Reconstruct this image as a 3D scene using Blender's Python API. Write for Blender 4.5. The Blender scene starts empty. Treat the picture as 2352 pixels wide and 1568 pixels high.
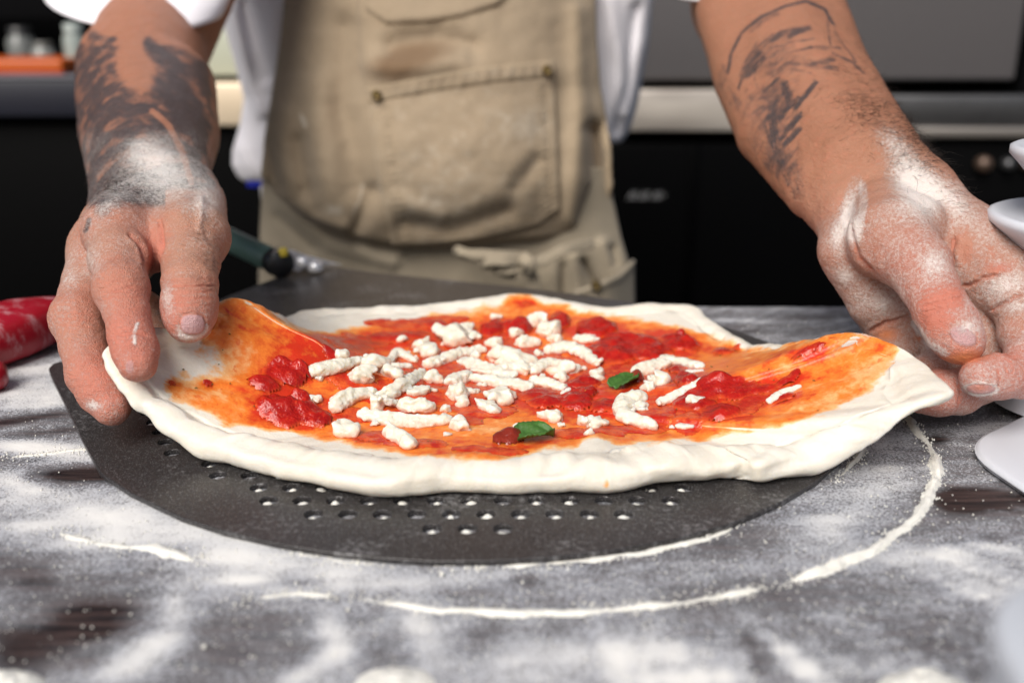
import bpy, bmesh, math, random
import numpy as np
from mathutils import Vector, Matrix
from mathutils.bvhtree import BVHTree

random.seed(7)
rng = np.random.default_rng(7)
SC = bpy.context.scene
COL = SC.collection
R = math.radians

# ---------------------------------------------------------------- camera
CAM_H, PITCH, LENS = 0.172, 18.0, 35.0
FPX = 2352 * LENS / 36.0            # focal length in the units of the measured picture (2352 wide)
cam = bpy.data.cameras.new('camera')
cam.lens = LENS; cam.sensor_width = 36.0; cam.clip_start = 0.02; cam.clip_end = 60
cam.dof.use_dof = True; cam.dof.focus_distance = 0.425; cam.dof.aperture_fstop = 5.8
camo = bpy.data.objects.new('camera', cam); COL.objects.link(camo)
camo.location = (0, 0, CAM_H); camo.rotation_euler = (R(90 - PITCH), 0, 0)
SC.camera = camo

# ---------------------------------------------------------------- sky, sun, exposure
SUN_EL, SUN_ROT = 46.0, 205.0
w = bpy.data.worlds.new('World'); SC.world = w; w.use_nodes = True
nt = w.node_tree; bg = nt.nodes['Background']
sky = nt.nodes.new('ShaderNodeTexSky'); sky.sky_type = 'NISHITA'; sky.sun_disc = False
sky.sun_elevation = R(SUN_EL); sky.sun_rotation = R(SUN_ROT)
sky.air_density = 1.0; sky.dust_density = 4.0; sky.ozone_density = 0.6
nt.links.new(sky.outputs[0], bg.inputs[0]); bg.inputs[1].default_value = 0.055
sun = bpy.data.lights.new('sun', 'SUN'); sun.energy = 2.7; sun.angle = R(38); sun.color = (1.0, 0.965, 0.92)
suno = bpy.data.objects.new('sun', sun); COL.objects.link(suno)
_a = R(SUN_ROT); _e = R(SUN_EL)
_d = Vector((math.sin(_a) * math.cos(_e), math.cos(_a) * math.cos(_e), math.sin(_e)))
suno.rotation_euler = _d.to_track_quat('Z', 'Y').to_euler()
SC.view_settings.view_transform = 'Standard'; SC.view_settings.look = 'None'
SC.view_settings.gamma = 1.0; SC.view_settings.exposure = 0.46
SC.cycles.use_denoising = True

# ---------------------------------------------------------------- measuring helpers
_t = R(PITCH)
RX = np.array([1.0, 0, 0]); UP = np.array([0, math.sin(_t), math.cos(_t)]); FW = np.array([0, math.cos(_t), -math.sin(_t)])
CP = np.array([0, 0, CAM_H])
def ray(u, v):
    return (u - 1176) / FPX * RX - (v - 784) / FPX * UP + FW
def J(u, v, d):                      # a measured point at a depth
    return CP + ray(u, v) * d
def PZ(u, v, z):                     # a measured point on a level plane
    r = ray(u, v); return CP + r * ((z - CAM_H) / r[2])
def PY(u, v, y):                     # a measured point on an upright plane
    r = ray(u, v); return CP + r * (y / r[1])
def UV(p):                           # world -> measured
    q = np.asarray(p) - CP
    d = q @ FW
    return 1176 + FPX * (q @ RX) / d, 784 - FPX * (q @ UP) / d

# ---------------------------------------------------------------- noise
def _hash(ix, iy, iz, s):
    h = (ix * 374761393 + iy * 668265263 + iz * 2147483647 + s * 974634791) & 0xFFFFFFFF
    h = ((h ^ (h >> 13)) * 1274126177) & 0xFFFFFFFF
    h = h ^ (h >> 16)
    return (h & 0xFFFF) / 65535.0
def vnoise(p, seed=0):
    p = np.asarray(p, float)
    i = np.floor(p).astype(np.int64); f = p - i; f = f * f * (3 - 2 * f)
    out = 0
    for dx in (0, 1):
        wx = f[..., 0] if dx else 1 - f[..., 0]
        for dy in (0, 1):
            wy = f[..., 1] if dy else 1 - f[..., 1]
            for dz in (0, 1):
                wz = f[..., 2] if dz else 1 - f[..., 2]
                out = out + wx * wy * wz * _hash(i[..., 0] + dx, i[..., 1] + dy, i[..., 2] + dz, seed)
    return out
def fbm(p, octv=3, seed=0):
    p = np.asarray(p, float); a, s, t = 1.0, 0.0, 0.0
    for k in range(octv):
        s = s + a * vnoise(p * (2.03 ** k), seed + k * 17); t += a; a *= 0.5
    return s / t
def sstep(a, b, x):
    t = np.clip((x - a) / (b - a), 0, 1); return t * t * (3 - 2 * t)
def seg_dist(pu, pv, pts):           # distance of many 2-D points to a polyline, and position along it 0..1
    best = np.full(np.shape(pu), 1e9); par = np.zeros(np.shape(pu)); n = len(pts) - 1
    for k in range(n):
        ax, ay = pts[k][:2]; bx, by = pts[k + 1][:2]
        dx, dy = bx - ax, by - ay; L = dx * dx + dy * dy + 1e-9
        t = np.clip(((pu - ax) * dx + (pv - ay) * dy) / L, 0, 1)
        d = np.hypot(pu - ax - t * dx, pv - ay - t * dy)
        m = d < best; best = np.where(m, d, best); par = np.where(m, (k + t) / n, par)
    return best, par
def in_poly(pu, pv, poly):
    r = np.zeros(np.shape(pu), bool); n = len(poly)
    for k in range(n):
        x1, y1 = poly[k]; x2, y2 = poly[(k + 1) % n]
        c = ((y1 > pv) != (y2 > pv)) & (pu < (x2 - x1) * (pv - y1) / (y2 - y1 + 1e-12) + x1)
        r ^= c
    return r
def poly_sd(pu, pv, poly):           # signed distance, positive inside
    d, _ = seg_dist(pu, pv, list(poly) + [poly[0]])
    return np.where(in_poly(pu, pv, poly), d, -d)
def catmull(pts, n, closed=False):
    P = np.asarray(pts, float)
    if closed: Q = np.vstack([P[-1], P, P[0], P[1]])
    else: Q = np.vstack([2 * P[0] - P[1], P, 2 * P[-1] - P[-2]])
    segs = len(Q) - 3; out = []
    for t in np.linspace(0, segs, n, endpoint=not closed):
        k = min(int(t), segs - 1); f = t - k
        p0, p1, p2, p3 = Q[k:k + 4]
        out.append(0.5 * (2 * p1 + (p2 - p0) * f + (2 * p0 - 5 * p1 + 4 * p2 - p3) * f * f + (3 * p1 - p0 - 3 * p2 + p3) * f ** 3))
    return np.array(out)

def stroke(u, v, pts, wpx, s=1.0, soft=.5):
    m = (u > min(p[0] for p in pts) - 60) & (u < max(p[0] for p in pts) + 60)
    out = np.zeros_like(u)
    if m.any():
        d, _ = seg_dist(u[m], v[m], pts); out[m] = s * (1 - sstep(wpx * .5 * (1 - soft), wpx * .5 * (1 + soft), d))
    return out
def blob(u, v, bu, bv, a, b, t=0, s=1.0):
    c, n = math.cos(R(t)), math.sin(R(t)); x = (u - bu) * c + (v - bv) * n; y = -(u - bu) * n + (v - bv) * c
    return s * np.exp(-((x / a) ** 2 + (y / b) ** 2))
# ---------------------------------------------------------------- object helpers
def empty(name, loc, label, cat, group=None):
    o = bpy.data.objects.new(name, None); COL.objects.link(o); o.location = loc; o.empty_display_size = 0.02
    o['label'] = label; o['category'] = cat
    if group: o['group'] = group
    return o
def link(name, me, mat=None, parent=None, kind=None, label=None):
    o = bpy.data.objects.new(name, me); COL.objects.link(o)
    if mat is not None and len(me.materials) == 0: me.materials.append(mat)
    if parent is not None:
        o.parent = parent; o.matrix_parent_inverse = Matrix.Translation(-Vector(world_loc(parent)))
    if kind: o['kind'] = kind
    if label: o['label'] = label
    return o
def world_loc(o):
    v = Vector(o.location)
    while o.parent is not None:
        if o.parent is not None and o.matrix_parent_inverse != Matrix.Identity(4): return v
        o = o.parent; v += Vector(o.location)
    return v
def mesh(name, V, F, smooth=True):
    me = bpy.data.meshes.new(name)
    V = np.asarray(V, float)
    if isinstance(F, np.ndarray) and F.ndim == 2:
        n, k = F.shape
        me.vertices.add(len(V)); me.vertices.foreach_set('co', V.ravel())
        me.loops.add(n * k); me.loops.foreach_set('vertex_index', F.ravel().astype(np.int32))
        me.polygons.add(n); me.polygons.foreach_set('loop_start', np.arange(0, n * k, k, dtype=np.int32))
        me.update(calc_edges=True)
    else:
        me.from_pydata([tuple(v) for v in V], [], [tuple(int(i) for i in f) for f in F]); me.update()
    me.validate()
    if smooth: me.polygons.foreach_set('use_smooth', np.ones(len(me.polygons), bool))
    return me
def attr(me, name, vals):
    a = me.attributes.new(name, 'FLOAT', 'POINT'); a.data.foreach_set('value', np.asarray(vals, np.float32))
def grid_faces(nu, nv, closed_u=False):   # vertex index = i*nv + j
    i = np.arange(nu if closed_u else nu - 1)[:, None]; j = np.arange(nv - 1)[None, :]
    i2 = (i + 1) % nu
    return np.stack([(i * nv + j) + 0 * i2, i2 * nv + j, i2 * nv + j + 1, i * nv + j + 1], -1).reshape(-1, 4)
class MB:                              # collects verts/faces of one part
    def __init__(s): s.v = []; s.f = []; s.n = 0
    def add(s, V, F):
        s.v.append(np.asarray(V, float)); s.f += [tuple(int(x) + s.n for x in f) for f in F]; s.n += len(V)
    def box(s, lo, hi, rot=None, c=None):
        x0, y0, z0 = lo; x1, y1, z1 = hi
        V = np.array([(x0, y0, z0), (x1, y0, z0), (x1, y1, z0), (x0, y1, z0), (x0, y0, z1), (x1, y0, z1), (x1, y1, z1), (x0, y1, z1)])
        if rot is not None: V = (V - c) @ np.array(rot).T + c
        s.add(V, [(0, 3, 2, 1), (4, 5, 6, 7), (0, 1, 5, 4), (1, 2, 6, 5), (2, 3, 7, 6), (3, 0, 4, 7)])
    def tube(s, pts, rad, seg=8, caps=True):
        pts = np.asarray(pts, float); n = len(pts)
        rad = np.broadcast_to(np.asarray(rad, float), (n,))
        T = np.gradient(pts, axis=0); T /= np.linalg.norm(T, axis=1)[:, None] + 1e-12
        ref = np.array([0, 0, 1.0]) if abs(T[0][2]) < 0.9 else np.array([1.0, 0, 0])
        N = np.cross(T[0], ref); N /= np.linalg.norm(N); V = []
        for k in range(n):
            N = N - T[k] * (N @ T[k]); N /= np.linalg.norm(N); B = np.cross(T[k], N)
            for a in range(seg):
                t = 2 * math.pi * a / seg; V.append(pts[k] + rad[k] * (math.cos(t) * N + math.sin(t) * B))
        F = [(k * seg + a, k * seg + (a + 1) % seg, (k + 1) * seg + (a + 1) % seg, (k + 1) * seg + a) for k in range(n - 1) for a in range(seg)]
        if caps: F += [tuple(range(seg))[::-1], tuple((n - 1) * seg + a for a in range(seg))]
        s.add(V, F)
    def lathe(s, prof, c, seg=32, axis=None):
        V = []; M = np.eye(3) if axis is None else np.array(Vector((0, 0, 1)).rotation_difference(Vector(axis)).to_matrix())
        for r, z in prof:
            for a in range(seg):
                t = 2 * math.pi * a / seg; V.append(M @ np.array([r * math.cos(t), r * math.sin(t), z]) + c)
        n = len(prof)
        F = [(k * seg + a, k * seg + (a + 1) % seg, (k + 1) * seg + (a + 1) % seg, (k + 1) * seg + a) for k in range(n - 1) for a in range(seg)]
        s.add(V, F)
    def mesh(s, name, smooth=False): return mesh(name, np.vstack(s.v), s.f, smooth)
def bevel_mesh(me, w, seg=2):
    b = bmesh.new(); b.from_mesh(me)
    bmesh.ops.bevel(b, geom=[e for e in b.edges if e.calc_face_angle(0) > 0.6], offset=w, segments=seg, affect='EDGES', profile=0.5)
    b.to_mesh(me); b.free(); me.polygons.foreach_set('use_smooth', np.ones(len(me.polygons), bool)); me.update()
    return me

# ---------------------------------------------------------------- signed distance modelling
def smin(a, b, k):
    if k <= 0: return np.minimum(a, b)
    h = np.clip(k - np.abs(a - b), 0, None) / k
    return np.minimum(a, b) - h * h * k * 0.25
class Field:
    def __init__(s, lo, hi, h, big=0.05):
        s.lo = np.asarray(lo, float); s.h = h
        n = np.ceil((np.asarray(hi) - s.lo) / h).astype(int) + 1
        s.n = n; s.a = np.full(n, big, np.float32)
        s.ax = [(s.lo[k] + h * np.arange(n[k])).astype(np.float32) for k in range(3)]
    def sl(s, lo, hi):
        i0 = np.clip(np.floor((lo - s.lo) / s.h).astype(int), 0, s.n); i1 = np.clip(np.ceil((hi - s.lo) / s.h).astype(int) + 1, 0, s.n)
        return tuple(slice(a, b) for a, b in zip(i0, i1))
    def grid(s, S): return s.ax[0][S[0]][:, None, None], s.ax[1][S[1]][None, :, None], s.ax[2][S[2]][None, None, :]
    def cone(s, a, b, ra, rb, k=0.006, margin=0.014):
        a = np.asarray(a, float); b = np.asarray(b, float); m = max(ra, rb) + margin
        S = s.sl(np.minimum(a, b) - m, np.maximum(a, b) + m)
        X, Y, Z = s.grid(S); ab = b - a; L = ab @ ab + 1e-12
        t = np.clip(((X - a[0]) * ab[0] + (Y - a[1]) * ab[1] + (Z - a[2]) * ab[2]) / L, 0, 1)
        d = np.sqrt((X - a[0] - t * ab[0]) ** 2 + (Y - a[1] - t * ab[1]) ** 2 + (Z - a[2] - t * ab[2]) ** 2) - (ra + (rb - ra) * t)
        s.a[S] = smin(s.a[S], d.astype(np.float32), k)
    def chain(s, pts, radii, k=0.008):
        pts = [np.asarray(p, float) for p in pts]; m = max(radii) + .016
        S = s.sl(np.min(pts, 0) - m, np.max(pts, 0) + m); sub = Field.__new__(Field); sub.h = s.h; sub.ax = [s.ax[i][S[i]] for i in range(3)]
        if min(len(a) for a in sub.ax) == 0: return
        sub.lo = np.array([a[0] for a in sub.ax], float); sub.n = np.array([len(a) for a in sub.ax]); sub.a = np.full(sub.n, .05, np.float32)
        for i in range(len(pts) - 1): sub.cone(pts[i], pts[i + 1], radii[i], radii[i + 1], .0015)
        s.a[S] = smin(s.a[S], sub.a, k)
    def carve(s, pts, width, depth):   # a crease, pressed into the finished skin along this line
        pts = np.array(pts); u, v = UV(pts); d = float(((pts - CP) @ FW).mean())
        s.creases = getattr(s, 'creases', []) + [(list(zip(u, v)), width * FPX / d, depth, d)]
def surface_nets(F, lo, h):
    ins = F < 0; n = F.shape
    c = np.zeros(tuple(x - 1 for x in n), np.uint8)
    offs = [(i, j, k) for i in (0, 1) for j in (0, 1) for k in (0, 1)]
    for i, j, k in offs: c += ins[i:n[0] - 1 + i, j:n[1] - 1 + j, k:n[2] - 1 + k]
    cells = np.argwhere((c > 0) & (c < 8))
    vals = np.stack([F[cells[:, 0] + i, cells[:, 1] + j, cells[:, 2] + k] for i, j, k in offs], 1)
    P = np.zeros((len(cells), 3)); cnt = np.zeros(len(cells)); O = np.array(offs, float)
    for a in range(8):
        for b in range(a + 1, 8):
            if np.abs(O[a] - O[b]).sum() != 1: continue
            va, vb = vals[:, a], vals[:, b]; m = (va < 0) != (vb < 0)
            t = va[m] / (va[m] - vb[m]); P[m] += O[a] + t[:, None] * (O[b] - O[a]); cnt[m] += 1
    P /= cnt[:, None]
    idx = np.full(c.shape, -1, np.int32); idx[tuple(cells.T)] = np.arange(len(cells))
    V = lo + h * (cells + P); quads = []
    for ax in range(3):
        sl0 = [slice(None)] * 3; sl1 = [slice(None)] * 3; sl0[ax] = slice(0, -1); sl1[ax] = slice(1, None)
        e = np.argwhere(ins[tuple(sl0)] != ins[tuple(sl1)]); o1, o2 = [(1, 2), (2, 0), (0, 1)][ax]
        e = e[(e[:, o1] > 0) & (e[:, o2] > 0) & (e[:, o1] < n[o1] - 1) & (e[:, o2] < n[o2] - 1)]
        def at(d1, d2):
            q = e.copy(); q[:, o1] -= d1; q[:, o2] -= d2; return idx[tuple(q.T)]
        q = np.stack([at(1, 1), at(0, 1), at(0, 0), at(1, 0)], 1)
        flip = ~ins[tuple(e.T)]; q[flip] = q[flip][:, ::-1]; quads.append(q)
    Q = np.vstack(quads); return V, Q[(Q >= 0).all(1)]
def relax(V, Q, it=2, lam=0.5, mu=-0.52):
    E = np.vstack([Q[:, [0, 1]], Q[:, [1, 2]], Q[:, [2, 3]], Q[:, [3, 0]]]); n = len(V)
    deg = np.bincount(E.ravel(), minlength=n)[:, None] + 1e-9
    for k in range(it):
        for f in (lam, mu):
            A = np.zeros_like(V)
            for c in range(3):
                A[:, c] = np.bincount(E[:, 0], V[E[:, 1], c], n) + np.bincount(E[:, 1], V[E[:, 0], c], n)
            V = V + f * (A / deg - V)
    return V
def normals(V, Q):
    N = np.cross(V[Q[:, 2]] - V[Q[:, 0]], V[Q[:, 3]] - V[Q[:, 1]]); out = np.zeros_like(V)
    for k in range(4):
        for c in range(3): out[:, c] += np.bincount(Q[:, k], N[:, c], len(V))
    return out / (np.linalg.norm(out, axis=1)[:, None] + 1e-12)

# ---------------------------------------------------------------- material helpers
class Mat:
    def __init__(s, name, rough=0.5, spec=0.5):
        s.m = bpy.data.materials.new(name); s.m.use_nodes = True; s.t = s.m.node_tree; s.N = s.t.nodes; s.b = s.N['Principled BSDF']
        s.b.inputs['Roughness'].default_value = rough; s.b.inputs['Specular IOR Level'].default_value = spec
        s._co = None
    def set(s, **kw):
        for k, v in kw.items():
            i = s.b.inputs[k.replace('_', ' ')]
            if hasattr(v, 'is_output'): s.t.links.new(v, i)
            else: i.default_value = (*v, 1) if isinstance(v, tuple) and len(v) == 3 and i.type == 'RGBA' else v
        return s
    def new(s, typ, **inp):
        n = s.N.new(typ)
        for k, v in inp.items(): s.put(n, k, v)
        return n
    def put(s, n, k, v):
        i = n.inputs[int(k[1:])] if k[0] == '_' and k[1:].isdigit() else n.inputs[k]
        if hasattr(v, 'is_output'): s.t.links.new(v, i)
        else: i.default_value = (*v, 1) if isinstance(v, tuple) and len(v) == 3 and i.type == 'RGBA' else v
    def co(s, scale=(1, 1, 1), rot=(0, 0, 0)):
        if s._co is None: s._co = s.N.new('ShaderNodeTexCoord').outputs['Object']
        if scale == (1, 1, 1) and rot == (0, 0, 0): return s._co
        m = s.new('ShaderNodeMapping', Vector=s._co); m.inputs['Scale'].default_value = scale; m.inputs['Rotation'].default_value = rot
        return m.outputs[0]
    def noise(s, scale, detail=3, rough=0.5, vec=None, dist=0.0):
        n = s.new('ShaderNodeTexNoise', Vector=vec if vec is not None else s.co(), Scale=scale, Detail=detail, Roughness=rough, Distortion=dist)
        return n.outputs['Fac']
    def vor(s, scale, vec=None, feat='F1'):
        n = s.new('ShaderNodeTexVoronoi', Vector=vec if vec is not None else s.co(), Scale=scale); n.feature = feat
        return n.outputs['Distance']
    def attr(s, name):
        n = s.N.new('ShaderNodeAttribute'); n.attribute_name = name; return n.outputs['Fac']
    def math(s, op, a, b=0.0, c=None, clamp=False):
        n = s.N.new('ShaderNodeMath'); n.operation = op; n.use_clamp = clamp
        for k, v in enumerate((a, b) if c is None else (a, b, c)):
            if hasattr(v, 'is_output'): s.t.links.new(v, n.inputs[k])
            else: n.inputs[k].default_value = v
        return n.outputs[0]
    def step(s, x, a, b, lo=0.0, hi=1.0):
        n = s.N.new('ShaderNodeMapRange'); n.interpolation_type = 'SMOOTHSTEP'
        s.t.links.new(x, n.inputs[0])
        for k, v in zip((1, 2, 3, 4), (a, b, lo, hi)): n.inputs[k].default_value = v
        return n.outputs[0]
    def mix(s, f, a, b, mode='MIX'):
        n = s.N.new('ShaderNodeMix'); n.data_type = 'RGBA'; n.blend_type = mode
        for k, v in ((0, f), (6, a), (7, b)):
            if hasattr(v, 'is_output'): s.t.links.new(v, n.inputs[k])
            else: n.inputs[k].default_value = (*v, 1) if isinstance(v, tuple) and len(v) == 3 else v
        return n.outputs[2]
    def bump(s, h, strength=0.5, dist=0.001, normal=None):
        n = s.new('ShaderNodeBump', Height=h, Strength=strength, Distance=dist)
        if normal is not None: s.t.links.new(normal, n.inputs['Normal'])
        s.t.links.new(n.outputs[0], s.b.inputs['Normal']); return n.outputs[0]
    def sss(s, wt, radius, scale=0.001):
        s.set(Subsurface_Weight=wt); s.b.inputs['Subsurface Radius'].default_value = radius; s.b.inputs['Subsurface Scale'].default_value = scale
        return s
# ================================================================ table
TB_Y = 0.600                                     # back edge of the table
def flour_blobs():
    # (u, v, half-width, half-height, tilt deg, change of density)
    return [
        (90, 905, 150, 60, -4, .28), (60, 960, 170, 12, -8, -.55), (120, 990, 140, 9, -6, -.35), (90, 1032, 160, 24, 8, .45),
        (190, 1085, 130, 20, -4, -.75), (330, 1110, 90, 12, 6, -.30), (40, 1105, 80, 22, 10, .35), (330, 1210, 330, 50, 9, .26), (220, 1260, 160, 30, 8, .12), (560, 1285, 170, 22, 8, .20),
        (110, 1360, 170, 60, 20, -.40), (230, 1420, 120, 70, -30, -.35), (40, 1480, 120, 60, 0, -.38), (330, 1500, 150, 40, -30, .28), (400, 1390, 30, 30, 0, .25),
        (640, 1440, 180, 60, 5, -.16), (520, 1500, 120, 60, 0, -.12), (760, 1460, 45, 80, -25, .30), (700, 1540, 110, 22, -30, .22), (960, 1440, 40, 60, -30, .20), (880, 1500, 60, 60, 0, -.20),
        (560, 1330, 60, 12, 0, .3), (720, 1345, 60, 26, 20, -.12), (900, 1330, 160, 22, 4, .02), (1210, 1330, 28, 18, 0, -.30), (1400, 1320, 150, 24, -8, .04),
        (1200, 1470, 300, 40, 0, .06), (1120, 1450, 40, 40, 0, -.18), (1500, 1500, 260, 50, 0, .08), (1750, 1520, 22, 70, -35, -.45), (1650, 1460, 100, 20, 0, -.10), (1560, 1560, 80, 14, 0, .3),
        (2040, 1080, 90, 60, -40, .16), (1960, 1180, 120, 40, -25, .22), (1900, 1300, 120, 30, -20, .05), (2140, 1090, 30, 60, 0, .1),
        (2260, 1145, 110, 24, 4, -.48), (2190, 1165, 60, 40, 0, -.25), (2150, 1010, 30, 14, 0, -.55), (2230, 990, 90, 22, -10, .05), (2290, 950, 60, 14, -10, -.25),
        (2160, 1270, 120, 26, -4, .22), (2300, 1230, 140, 8, -6, -.22), (2260, 1330, 150, 40, -6, .0), (2000, 1420, 200, 30, -6, -.16), (2150, 1500, 160, 60, 0, -.22), (2180, 1420, 120, 18, 0, -.10),
        (1780, 720, 240, 20, 1, -.10), (1700, 735, 120, 6, 1, .25), (1900, 770, 80, 22, 2, -.06),
    ]
def table_density(u, v):
    D = np.full(u.shape, 0.60)
    for (bu, bv, a, b, t, s) in flour_blobs():
        c, n = math.cos(R(t)), math.sin(R(t)); x = (u - bu) * c + (v - bv) * n; y = -(u - bu) * n + (v - bv) * c
        D = D + s * np.exp(-((x / a) ** 2 + (y / b) ** 2))
    return D
def make_table():
    t = empty('work_table', (0, .38, -.9), 'dark wooden work table thickly dusted with white flour under the peel', 'table')
    xs = np.linspace(-.62, .62, 350); ys = np.concatenate([np.linspace(.04, .16, 16)[:-1], np.linspace(.16, TB_Y, 190)])
    X, Y = np.meshgrid(xs, ys, indexing='ij'); P = np.stack([X, Y, 0 * X], -1)
    u, v = UV(P.reshape(-1, 3)); u = u.reshape(X.shape); v = v.reshape(X.shape)
    w3 = P * 18; D = table_density(u, v) + .07 * sstep(1150, 1400, v) + .55 * (fbm(w3, 4, 3) - .5) + .25 * (fbm(P * 70, 3, 13) - .5)
    # brushed streaks that follow the sweep of the peel
    ang = np.arctan2(Y - .43, X); rad = np.hypot(X, (Y - .43))
    st = fbm(np.stack([ang * 60, rad * 12, 0 * X], -1), 3, 9) - .5
    D += .55 * st * np.exp(-((rad - .215) / .035) ** 2) * (X > .02)
    st2 = fbm(np.stack([X * 9 + Y * 4, Y * 130 - X * 16, 0 * X], -1), 3, 21) - .5
    D += .34 * st2
    Z = .0005 * np.clip(D, 0, 1) * fbm(P * 160, 3, 5)
    P[..., 2] = Z - .0003
    me = mesh('table_top', P.reshape(-1, 3), grid_faces(len(xs), len(ys)))
    attr(me, 'flour', D.reshape(-1))
    # sides and underside of the slab, in the same part
    m = Mat('floured_wood', .62, .3)
    d = m.attr('flour')
    nf = m.noise(900, 2, .6); nm = m.noise(140, 4, .6); nv = m.noise(1500, 2, .6)
    x = m.math('ADD', d, m.math('MULTIPLY', m.math('SUBTRACT', nf, .5), 1.0))
    x = m.math('ADD', x, m.math('MULTIPLY', m.math('SUBTRACT', nm, .5), .45))
    x = m.math('ADD', x, m.math('MULTIPLY', m.math('SUBTRACT', nv, .5), .85))
    cov = m.step(x, .30, .86)
    cov = m.math('MAXIMUM', cov, m.math('MULTIPLY', m.step(d, .12, .5), m.math('ADD', m.math('MULTIPLY', nm, .25), .12)))
    grain = m.noise(30, 5, .6, m.co((1, 14, 1), (0, 0, R(8))))
    wood = m.mix(m.step(grain, .35, .7), (.010, .009, .010), (.070, .046, .042))
    fl = m.mix(m.noise(60, 2), (.41, .425, .475), (.54, .55, .575))
    thick = m.step(d, .62, 1.05)
    fl = m.mix(thick, fl, (.80, .79, .76))
    m.set(Base_Color=m.mix(cov, wood, fl), Roughness=m.math('ADD', m.math('MULTIPLY', cov, .5), .42))
    m.bump(m.math('ADD', m.math('MULTIPLY', cov, .6), m.math('MULTIPLY', nm, .7)), .55, .0012)
    link('table_top', me, m.m, t)
    s = MB(); s.box((-.62, .04, -.045), (.62, TB_Y, -.002))
    wm = Mat('table_edge_wood', .6); wm.set(Base_Color=wm.mix(wm.noise(20, 4, .6, wm.co((1, 12, 12))), (.012, .010, .009), (.05, .03, .022)))
    link('table_edge', bevel_mesh(s.mesh('table_edge'), .003), wm.m, t)
    for x, y in ((-.56, .1), (.56, .1), (-.56, .55), (.56, .55)):
        l = MB(); l.box((x - .03, y - .03, -.9), (x + .03, y + .03, -.045)); link('leg', bevel_mesh(l.mesh('leg'), .003), wm.m, t)
make_table()

flour_m = Mat('flour', .95, .1)
flour_m.set(Base_Color=flour_m.mix(flour_m.noise(400, 3), (.80, .78, .70), (.90, .89, .84)))
flour_m.bump(flour_m.noise(1500, 3, .7), .7, .0008)
flour_m.sss(.15, (.8, .7, .6), .0006)
RIDGES = []
def ridge(pts, w0, h0, seed, name='flour_ridge', gap=0.0):
    C = catmull([PZ(u, v, 0)[:2] for u, v in pts], 260)
    L = np.r_[0, np.cumsum(np.linalg.norm(np.diff(C, axis=0), axis=1))]
    n = int(L[-1] / .0011); s = np.linspace(0, L[-1], n); C = np.stack([np.interp(s, L, C[:, k]) for k in (0, 1)], 1)
    RIDGES.append(C); T = np.gradient(C, axis=0); T /= np.linalg.norm(T, axis=1)[:, None]; N = np.stack([-T[:, 1], T[:, 0]], 1)
    q = np.stack([s * 70, 0 * s, 0 * s + seed], 1); amp = np.clip(fbm(q, 3, seed) * 1.5 - .12 - gap, .05, 1.3) * sstep(0, .012, s) * sstep(0, .012, s[-1] - s)
    off = (fbm(q * 1.7, 2, seed + 5) - .5) * w0 * .9
    J_ = np.linspace(-1, 1, 13); V = []
    for k, j in enumerate(J_):
        e = (fbm(np.stack([s * 260, 0 * s + k * .9, 0 * s], 1), 2, seed + 7) - .5)
        wl = w0 * (.35 + .65 * amp) * (1 + .5 * e)
        xy = C + N * (off + j * wl + wl * .8 * abs(j) * (fbm(np.stack([s * 900, 0 * s + k * 1.3, 0 * s], 1), 2, seed + 15) - .5))[:, None]
        z = h0 * amp * (1 - abs(j) ** 1.6) * (1 + .7 * e) - .0004
        V.append(np.column_stack([xy, z]))
    V = np.stack(V, 1).reshape(-1, 3)
    link(name, mesh(name, V, grid_faces(n, 13)), flour_m.m, None, 'stuff', 'ridge of white flour pushed up on the table')
RING = [(2070, 945), (2105, 985), (2138, 1030), (2150, 1065), (2143, 1120), (2118, 1170), (2060, 1225), (1985, 1272), (1900, 1305), (1800, 1340)]
ridge(RING, .0026, .0022, 3)
ridge([(1780, 1345), (1650, 1370), (1500, 1390), (1350, 1402), (1180, 1408), (1020, 1400), (900, 1384), (800, 1366)], .0021, .0014, 11)
ridge([(790, 1368), (700, 1362), (630, 1366), (550, 1375)], .0018, .0010, 19)
ridge([(1992, 985), (1975, 1040), (1945, 1075), (1915, 1105)], .0016, .0012, 23)
ridge([(1700, 1205), (1580, 1245), (1460, 1270), (1300, 1288), (1150, 1300), (1020, 1306)], .0026, .0016, 29, gap=.1)
ridge([(900, 1300), (800, 1290), (700, 1275), (640, 1262)], .0016, .0010, 31, gap=.1)
ridge([(0, 1050), (90, 1043), (170, 1034), (225, 1036)], .0026, .0010, 37)
ridge([(120, 1215), (230, 1250), (370, 1262), (470, 1290)], .0030, .0012, 41)
def heap(u, v, rx, h, seed, label):
    c = PZ(u, v, 0); n = 40; g = np.linspace(-1, 1, n); X, Y = np.meshgrid(g, g, indexing='ij')
    P = np.stack([c[0] + X * rx, c[1] + Y * rx * .8, 0 * X], -1)
    r = np.hypot(X, Y) + .35 * (fbm(P * 120, 3, seed) - .5)
    P[..., 2] = h * np.clip(1 - r * r, -.05, 1) * (.7 + .6 * fbm(P * 300, 3, seed + 1)) - .0005
    link('flour_heap', mesh('flour_heap', P.reshape(-1, 3), grid_faces(n, n)), flour_m.m, None, 'stuff', label)
heap(15, 1580, .010, .005, 1, 'small heap of flour at the near table edge')
heap(905, 1580, .012, .003, 2, 'low heap of flour at the near table edge')
heap(2130, 1590, .013, .006, 3, 'white heap of flour at the near table edge')
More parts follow.
